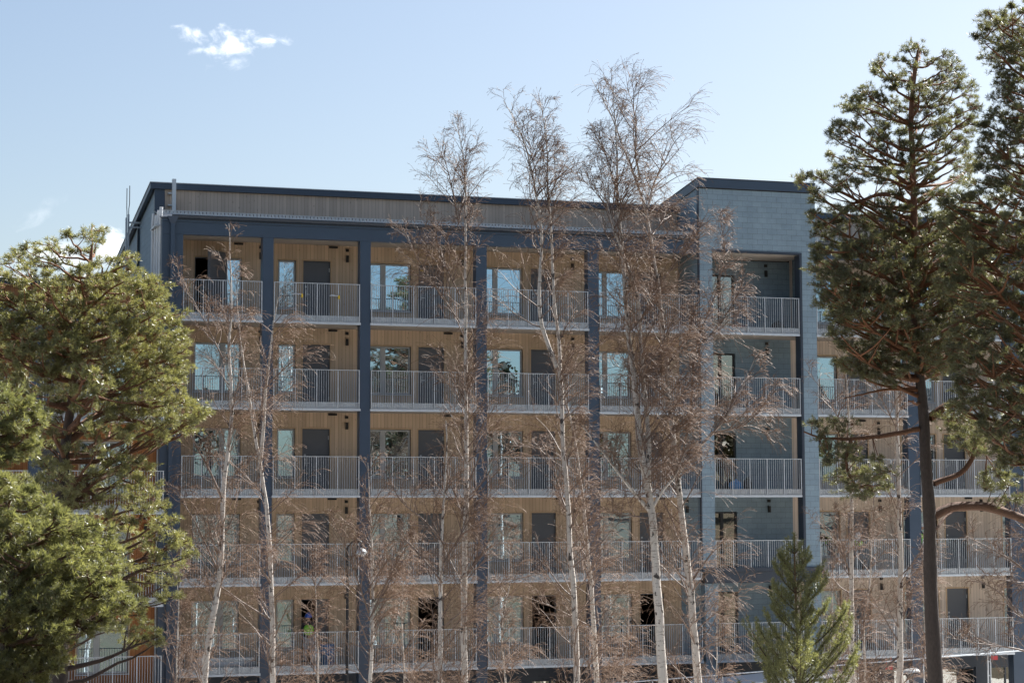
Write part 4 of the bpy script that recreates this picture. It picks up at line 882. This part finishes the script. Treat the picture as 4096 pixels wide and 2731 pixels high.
# ------------------------------------------------------------------ loose things on the galleries
def col(n,c,r=.6): 
    if n not in M: M[n]=m_plain(n,c,r,0,.12,6)
    return M[n]
bluebag=col('blue plastic',(.03,.30,.68),.4); red=col('red plastic',(.42,.035,.04),.45); grn=col('green sheet',(.10,.50,.06),.5); curt=col('blue curtain',(.02,.20,.58),.7); plank=col('fresh sawn plank',(.62,.46,.24),.7); foam=col('white wrap',(.62,.65,.68),.5); brown=col('brown wrap',(.30,.20,.14),.75); drum=col('blue drum',(.02,.14,.36),.4)
rng=np.random.default_rng(5)
def bag(name,label,cat,c,r,m,seed=1,neck=True):
    q=np.random.default_rng(seed); b=MB(); b.ell((c[0],c[1],c[2]+r[2]*.95),r,14,10,0,None,.07,q)
    if neck: b.ell((c[0]+.03,c[1],c[2]+r[2]*1.95),(r[0]*.22,r[1]*.22,r[2]*.28),8,6,0,None,.1,q)
    return tag(b.build(name,m),label,cat)
cr=MB(); z=fl(5); x0,x1,y0,y1=21.55,22.12,1.35,1.72
cr.box(x0,x1,y0,y1,z,z+.03); cr.box(x0,x1,y0,y0+.025,z+.03,z+.26); cr.box(x0,x1,y1-.025,y1,z+.03,z+.26); cr.box(x0,x0+.025,y0+.025,y1-.025,z+.03,z+.26); cr.box(x1-.025,x1,y0+.025,y1-.025,z+.03,z+.26); cr.box(x0-.015,x1+.015,y0-.015,y0,z+.22,z+.265)
tag(cr.build('crate',red),'low red plastic crate on the top tower balcony','crate')
bag('sack','rounded black sack on the top tower balcony, right of the red crate','sack',(23.48,1.3,fl(5)),(.30,.24,.22),M['black'],3)
bag('plastic_bag','bright blue plastic bag on the middle tower balcony','bag',(21.60,1.2,fl(3)),(.26,.2,.22),bluebag,4)
bp=MB(); bp.ell((22.1,1.2,fl(3)+.26),(.18,.14,.27),12,10,0,None,.02,rng); bp.ell((22.1,1.07,fl(3)+.17),(.13,.06,.13),10,8); bp.tube([(22.05,1.2,fl(3)+.5),(22.08,1.2,fl(3)+.57),(22.13,1.2,fl(3)+.57),(22.16,1.2,fl(3)+.5)],.012,6)
tag(bp.build('backpack',M['black']),'black backpack beside the blue bag on the middle tower balcony','backpack')
mt=MB(); mt.box(21.75,22.55,1.2,1.5,fl(2),fl(2)+.05); mt.box(21.78,22.5,1.22,1.48,fl(2)+.052,fl(2)+.11); tag(mt.build('pallet',col('dark board',(.03,.028,.028),.8)),'low dark stack of boards on the tower balcony above the heavy beam','boards')
tag(MB().add([(1.08,1.05,fl(5)),(1.24,1.05,fl(5)),(1.27,1.62,fl(5)+1.42),(1.11,1.62,fl(5)+1.42),(1.08,1.09,fl(5)),(1.24,1.09,fl(5)),(1.27,1.66,fl(5)+1.42),(1.11,1.66,fl(5)+1.42)],[(0,1,2,3),(4,7,6,5),(0,4,5,1),(2,6,7,3),(1,5,6,2),(0,3,7,4)]).build('plank',plank),'fresh yellow plank leaning by the open door on the top left gallery','plank')
tag(MB().box(8.0,10.6,.9,1.05,fl(5),fl(5)+.05).build('plank',plank),'long fresh plank lying on the top gallery floor of the third bay','plank')
db=MB()
for i in range(14): 
    a=rng.uniform(0,3.14); x=12.2+rng.uniform(0,1.9); y=1.0+rng.uniform(-.2,.5); l=rng.uniform(.25,.6); db.tube([(x,y,fl(5)+.03+i*.012),(x+l*math.cos(a),y+l*.3*math.sin(a),fl(5)+.05+i*.014)],.022,6)
tag(db.build('scrap_pile',brown),'heap of brown timber offcuts on the top gallery of the fourth bay','scrap')
rl_=MB(); zc=fl(1)+.16
rl_.tube([(1.15,.55,zc),(1.16,.55,zc),(3.38,.55,zc),(3.40,.55,zc)],[.12,.155,.155,.12],14)
rl_.box(1.2,3.35,.40,.7,zc+.13,zc+.22)
tag(rl_.build('wrapped_roll',foam),'long white wrapped roll lying on the lowest gallery of the leftmost bay','roll')
bb=MB()
for i,(y,zz) in enumerate(((.6,.12),(.85,.12),(.72,.34))): bb.tube([(16.35,y,fl(1)+zz),(16.37,y,fl(1)+zz),(17.58,y,fl(1)+zz+.18),(17.6,y,fl(1)+zz+.18)],[.09,.12,.12,.09],12)
tag(bb.build('rolls',brown),'tied bundle of brown rolls on the lowest gallery just left of the tower','bundle')
tr_=MB(); th_=np.linspace(0,2*np.pi,26); tr_.tube([(17.32+.23*math.cos(q),.95+.02*math.sin(3*q),fl(1)+.70+.62*math.sin(q)) for q in th_],.022,6,caps=False)
tag(tr_.build('hose',M['black']),'loop of black hose leaning behind the brown rolls','hose')
dm=MB(); dm.lathe([(0,0),(.27,0),(.285,.04),(.27,.08),(.27,.36),(.285,.38),(.27,.40),(.27,.66),(.285,.70),(.25,.72),(0,.72)],(6.05,1.2,fl(1)),18); tag(dm.build('drum',drum),'blue drum on the lowest gallery right of the helmeted worker','drum')
bag('rubble_sack','pale grey rubble sack at the feet of the helmeted worker','sack',(5.55,.75,fl(1)),(.20,.18,.30),foam,6)
for n_,(x,zz) in enumerate(((4.56,15.5+1.0),(5.86,15.5+.98))):
    c_=MB(); c_.box(x-.06,x+.26,-.085,-.058,zz,zz+.03); c_.box(x+.24,x+.30,-.09,-.058,zz-.10,zz+.03,1); c_.box(x-.02,x+.12,-.088,-.058,zz+.031,zz+.05)
    tag(c_.build('clamp',[M['galv'],M['yellow']]),('yellow handled clamp on the railing below the narrow top window','yellow handled clamp on the railing in front of the grey top door')[n_],'clamp')
tag(MB().box(9.62,9.80,WALL+.055,WALL+.068,17.72,17.80).build('sticker',M['yellow']),'yellow sticker at the top of the third bay top door','sticker')
tag(MB().box(19.28,19.36,WALL-.06,WALL-.002,lev(2)+1.05,lev(2)+1.27).build('meter_box',M['black']),'small black box on the boarding beside the grey door left of the tower','box')
def sheet(name,label,cat,x0,x1,z0,z1,y,m,wave=.03,n=26):
    xs=np.linspace(x0,x1,n); yy=y+wave*np.sin(np.arange(n)*1.25)*np.random.default_rng(int(x0*10)).uniform(.4,1,n)
    v=np.concatenate([np.stack([xs,yy,np.full(n,z0)],-1),np.stack([xs,yy*.3+y*.7,np.full(n,z1)],-1)]); f=[(i,i+1,n+i+1,n+i) for i in range(n-1)]
    v2=v+np.array([0,.004,0]); b=MB(); b.add(np.vstack([v,v2]),f+[tuple(2*n+q for q in reversed(g)) for g in f]); return tag(b.build(name,m),label,cat)
yb=WALL+.22
z0,z1=lev(1)+.78,lev(1)+2.40
sheet('curtain','blue curtain in the lowest window left of the tower','curtain',16.88,17.70,z0+.75,z1,yb,curt)
sheet('curtain','narrow blue curtain in the side pane of the lowest fourth bay window','curtain',11.82,12.34,z0+.85,z1,yb,curt)
sheet('blue_sheet','crumpled blue sheet hanging mid height in the lowest fourth bay window','sheet',12.70,13.42,z0+.75,z0+1.25,yb,bluebag,.05)
sheet('green_sheet','square green sheet at the top of the lowest left window','sheet',2.58,3.00,z0+1.15,z1,yb,grn,.01)
sheet('green_sheet','narrow green sheet in the lowest small window beside the helmeted worker','sheet',4.42,4.74,z0+.55,z1,yb,grn,.02)
sheet('green_sheet','green sheet low in the left window one floor up','sheet',1.48,2.25,lev(2)+.78,lev(2)+1.1,yb,grn,.02)
sheet('blind','wrinkled pale film in the left pane of the lowest left window','film',1.47,2.28,z0,z1,yb,col('grey film',(.40,.40,.39),.4),.04)
# ------------------------------------------------------------------ street things
def park_lamp():
    x,y,_=at(3630,2731,-9); z1=at(3640,2690,-9)[2]; t=thing('street_lamp','post top lamp with a flat dome shaped head beside the dark pine trunk','lamp',(x,y,0))
    p=MB(); p.tube([(x,y,-.05),(x,y,.9),(x,y,.95),(x,y,z1-.18)],[.085,.085,.055,.05],12); p.build('pole',M['galv'],t)
    n=MB(); n.lathe([(.05,z1-.20),(.075,z1-.16),(.13,z1-.02),(.17,z1+.01)],(x+.06,y,0),16); n.build('collar',M['black'],t)
    h=MB(); h.lathe([(0,-.02),(.20,-.02),(.29,.0),(.30,.02),(.26,.07),(.17,.11),(.06,.13),(0,.132)],(0,0,0),24)
    o=h.build('head',col('pale lamp enamel',(.50,.53,.54),.3),t); o.location=(x+.13,y,z1+.02); o.rotation_euler=(0,R_(-9),0)
    r=MB(); r.lathe([(.302,-.025),(.302,.01),(.285,.012),(.285,-.025),(.302,-.025)],(0,0,0),24); o2=r.build('rim',M['black'],o); o2.matrix_parent_inverse.identity(); 
park_lamp()
def arm_lamp():
    x,y,_=at(1388,2731,-6); z1=at(1395,2175,-6)[2]; hx,_,hz=at(1446,2215,-6); t=thing('street_lamp','tall thin black lamp post with a curved arm before the third steel column','lamp',(x,y,0))
    p=MB(); p.tube([(x,y,-.05),(x,y,1.0),(x,y,1.05),(x,y,z1-.1)],[.075,.075,.05,.042],10); p.build('pole',M['black'],t)
    a=MB(); q=np.linspace(0,1,9); a.tube([(x+(hx-x)*u,y,z1-.1+.22*math.sin(math.pi*min(1,u*.75+.0))) for u in q],.026,8); a.tube([(hx,y,z1+.05),(hx,y,hz+.12)],.02,8); a.build('arm',M['black'],t)
    h=MB(); h.lathe([(.03,.20),(.08,.17),(.17,.09),(.21,.0),(.20,-.01)],(hx,y,hz),18); h.build('shade',col('pale lamp enamel',(.5,.53,.54),.3),t)
    b=MB(); b.ell((hx,y,hz-.005),(.17,.17,.07),14,8); b.build('lens',M['white'],t)
arm_lamp()
def cable():
    a=at(2400,2736,-5); b=at(3400,2655,-5); c=at(4200,2592,-5); d=b-a; t=thing('temporary_rail','thin pale temporary handrail rising gently to the right across the ground floor','handrail',(float(a[0]),-5,0))
    A=a-d*.35; E_=c
    m=MB(); m.tube([A,a,b,c],.022,8); m.build('rail',M['lip'],t)
    for u in np.linspace(0,1,9):
        p=A*(1-u)+E_*u; q=MB(); q.tube([(p[0],p[1],0),(p[0],p[1],p[2]-.02)],.02,8); q.build('post',M['galv'],t)
cable()
def scaffold():
    x=at(3952,2640,-3)[0]; z1=at(3950,2598,-3)[2]; t=thing('scaffold_frame','pair of thin steel scaffold tubes standing before the ground floor at lower right','scaffold',(float(x),-3,0))
    for k in (0,.10): 
        m=MB(); m.tube([(x+k,-3,0),(x+k,-3,z1)],.024,8); m.build('upright',M['galv'],t)
    for zz in np.arange(.5,z1,.5): MB().box(x+.02,x+.08,-3.012,-2.988,zz,zz+.03).build('rung',M['galv'],t)
scaffold()
for k,(px,py) in enumerate(((3977,2629),(3556,2668))):
    p=at(px,py,-.2); m=MB(); m.box(p[0]-.15,p[0]+.15,-.20,-.19,p[2]-.08,p[2]+.07); m.box(p[0]-.11,p[0]-.09,-.197,-.193,p[2]+.07,3.52); m.box(p[0]+.09,p[0]+.11,-.197,-.193,p[2]+.07,3.52)
    tag(m.build('tag',red),('small red tag hanging under the lowest slab beside the scaffold tubes','small red tag under the lowest slab left of the park lamp')[k],'tag')
def cabin():
    a=at(2900,2733,-4); b=at(3150,2704,-4); x0,x1=float(a[0])-.2,float(b[0])+2.3; t=thing('site_cabin','white site cabin whose roof edge shows behind the foot of the young pine','cabin',(x0,-4,0))
    h=float(b[2]); m=MB(); m.box(x0,x1,-4,-1.6,.1,h-.2); m.build('body',foam,t)
    r=MB(); r.add([(x0-.05,-4.06,h-.40),(x1+.05,-4.06,h-.02),(x1+.05,-1.5,h-.02),(x0-.05,-1.5,h-.40),(x0-.05,-4.06,h-.28),(x1+.05,-4.06,h+.1),(x1+.05,-1.5,h+.1),(x0-.05,-1.5,h-.28)],[(0,3,2,1),(4,5,6,7),(0,1,5,4),(2,3,7,6),(0,4,7,3),(1,2,6,5)]); r.build('roof',M['white'],t)
    for k in (.5,2.2): window(t,x0+k,x0+k+.9,1.2,2.2,-4.13,(),False,'frame','glass2')
cabin()
# ------------------------------------------------------------------ sky, sun, camera
SUN_EL=43.; sdir=_R0*math.cos(R_(44))+_F0*math.sin(R_(44)); SAZ=math.atan2(sdir[0],sdir[1])
wd=bpy.data.worlds.new('World'); sc.world=wd; wd.use_nodes=True; nt=wd.node_tree; bg=nt.nodes['Background']
sky=nt.nodes.new('ShaderNodeTexSky'); sky.sky_type='NISHITA'; sky.sun_disc=False; sky.sun_elevation=R_(SUN_EL); sky.sun_rotation=SAZ
sky.air_density=1.0; sky.dust_density=1.7; sky.ozone_density=.6; sky.altitude=0
tc=nt.nodes.new('ShaderNodeTexCoord'); dv=tc.outputs['Generated']
def dot(v):
    n=nt.nodes.new('ShaderNodeVectorMath'); n.operation='DOT_PRODUCT'; nt.links.new(dv,n.inputs[0]); n.inputs[1].default_value=tuple(v); return n.outputs['Value']
def cloud(x,y,hw,hh,amount,sc_,seed,soft=.30,tilt=0.):
    d=CF+CR*(x-2048)/FPX+CU*(1365.5-y)/FPX; d/=np.linalg.norm(d); r=np.cross(d,[0,0,1.]); r/=np.linalg.norm(r); u=np.cross(r,d)
    if tilt: c_,s_=math.cos(tilt),math.sin(tilt); r,u=c_*r+s_*u,-s_*r+c_*u
    a=math_(nt,'MULTIPLY',dot(r),FPX/hw); b=math_(nt,'MULTIPLY',dot(u),FPX/hh)
    vec=comb(nt,math_(nt,'MULTIPLY',dot(r),FPX/100.),math_(nt,'MULTIPLY',dot(u),FPX/72.),seed)
    n=nt.nodes.new('ShaderNodeTexNoise'); n.inputs['Scale'].default_value=sc_; n.inputs['Detail'].default_value=9; n.inputs['Roughness'].default_value=.58; n.inputs['Distortion'].default_value=.35; nt.links.new(vec,n.inputs['Vector'])
    r2=math_(nt,'SQRT',math_(nt,'ADD',math_(nt,'MULTIPLY',a,a),math_(nt,'MULTIPLY',b,b)))
    front=math_(nt,'GREATER_THAN',dot(d),.7)
    f=math_(nt,'ADD',math_(nt,'MULTIPLY',math_(nt,'SUBTRACT',.85,r2),.75),math_(nt,'MULTIPLY',math_(nt,'SUBTRACT',n.outputs[0],.5),2.4))
    m=nt.nodes.new('ShaderNodeMapRange'); m.interpolation_type='SMOOTHSTEP'; nt.links.new(f,m.inputs[0]); m.inputs[1].default_value=0.; m.inputs[2].default_value=soft*2.4; m.inputs[3].default_value=0; m.inputs[4].default_value=amount
    return math_(nt,'MULTIPLY',m.outputs[0],front)
CL=[cloud(925,185,118,78,.97,1.0,3.1,.42),cloud(785,132,100,40,.85,1.1,4.4,.5,-.12),cloud(1080,168,120,34,.85,1.1,6.2,.5,.03),cloud(940,250,90,45,.6,1.2,9.7,.6),cloud(800,200,60,18,.4,1.2,12.4,.5,.3),
    cloud(185,845,130,60,.30,.9,8.2,.7,.55),cloud(440,985,95,85,.95,.7,5.5,.3),cloud(230,1030,260,110,.75,.6,1.7,.4),cloud(60,1110,150,80,.7,.6,2.9,.4)]
cm=CL[0]
for c in CL[1:]: cm=math_(nt,'MAXIMUM',cm,c)
cc=nt.nodes.new('ShaderNodeMix'); cc.data_type='RGBA'; nt.links.new(cm,cc.inputs[0]); nt.links.new(sky.outputs[0],cc.inputs[6]); cc.inputs[7].default_value=(CLOUD,CLOUD,CLOUD*1.02,1)
nt.links.new(cc.outputs[2],bg.inputs['Color']); bg.inputs['Strength'].default_value=SKY
sl=bpy.data.lights.new('sun','SUN'); sl.energy=SUN; sl.angle=R_(.53); sl.color=(1,.965,.91); so=bpy.data.objects.new('sun',sl); C.objects.link(so)
from mathutils import Vector, Matrix
sv=Vector((math.cos(R_(SUN_EL))*sdir[0],math.cos(R_(SUN_EL))*sdir[1],math.sin(R_(SUN_EL)))); so.rotation_euler=sv.to_track_quat('Z','Y').to_euler(); so.location=(30,20,60)
cam=bpy.data.cameras.new('camera'); cam.sensor_width=36; cam.lens=36*FPX/4096; cam.clip_end=4000; cam.clip_start=.5
co=bpy.data.objects.new('camera',cam); C.objects.link(co)
mw=Matrix(((CR[0],CU[0],-CF[0],CP[0]),(CR[1],CU[1],-CF[1],CP[1]),(CR[2],CU[2],-CF[2],CP[2]),(0,0,0,1))); co.matrix_world=mw
sc.camera=co
sc.view_settings.view_transform='Standard'; sc.view_settings.look='None'; sc.view_settings.exposure=EXPO; sc.view_settings.gamma=1
sc.render.engine='CYCLES'; sc.cycles.max_bounces=7; sc.cycles.diffuse_bounces=3; sc.cycles.glossy_bounces=3; sc.cycles.transparent_max_bounces=12; sc.cycles.transmission_bounces=3
sc.cycles.caustics_reflective=False; sc.cycles.caustics_refractive=False; sc.cycles.use_denoising=False if DN==0 else True
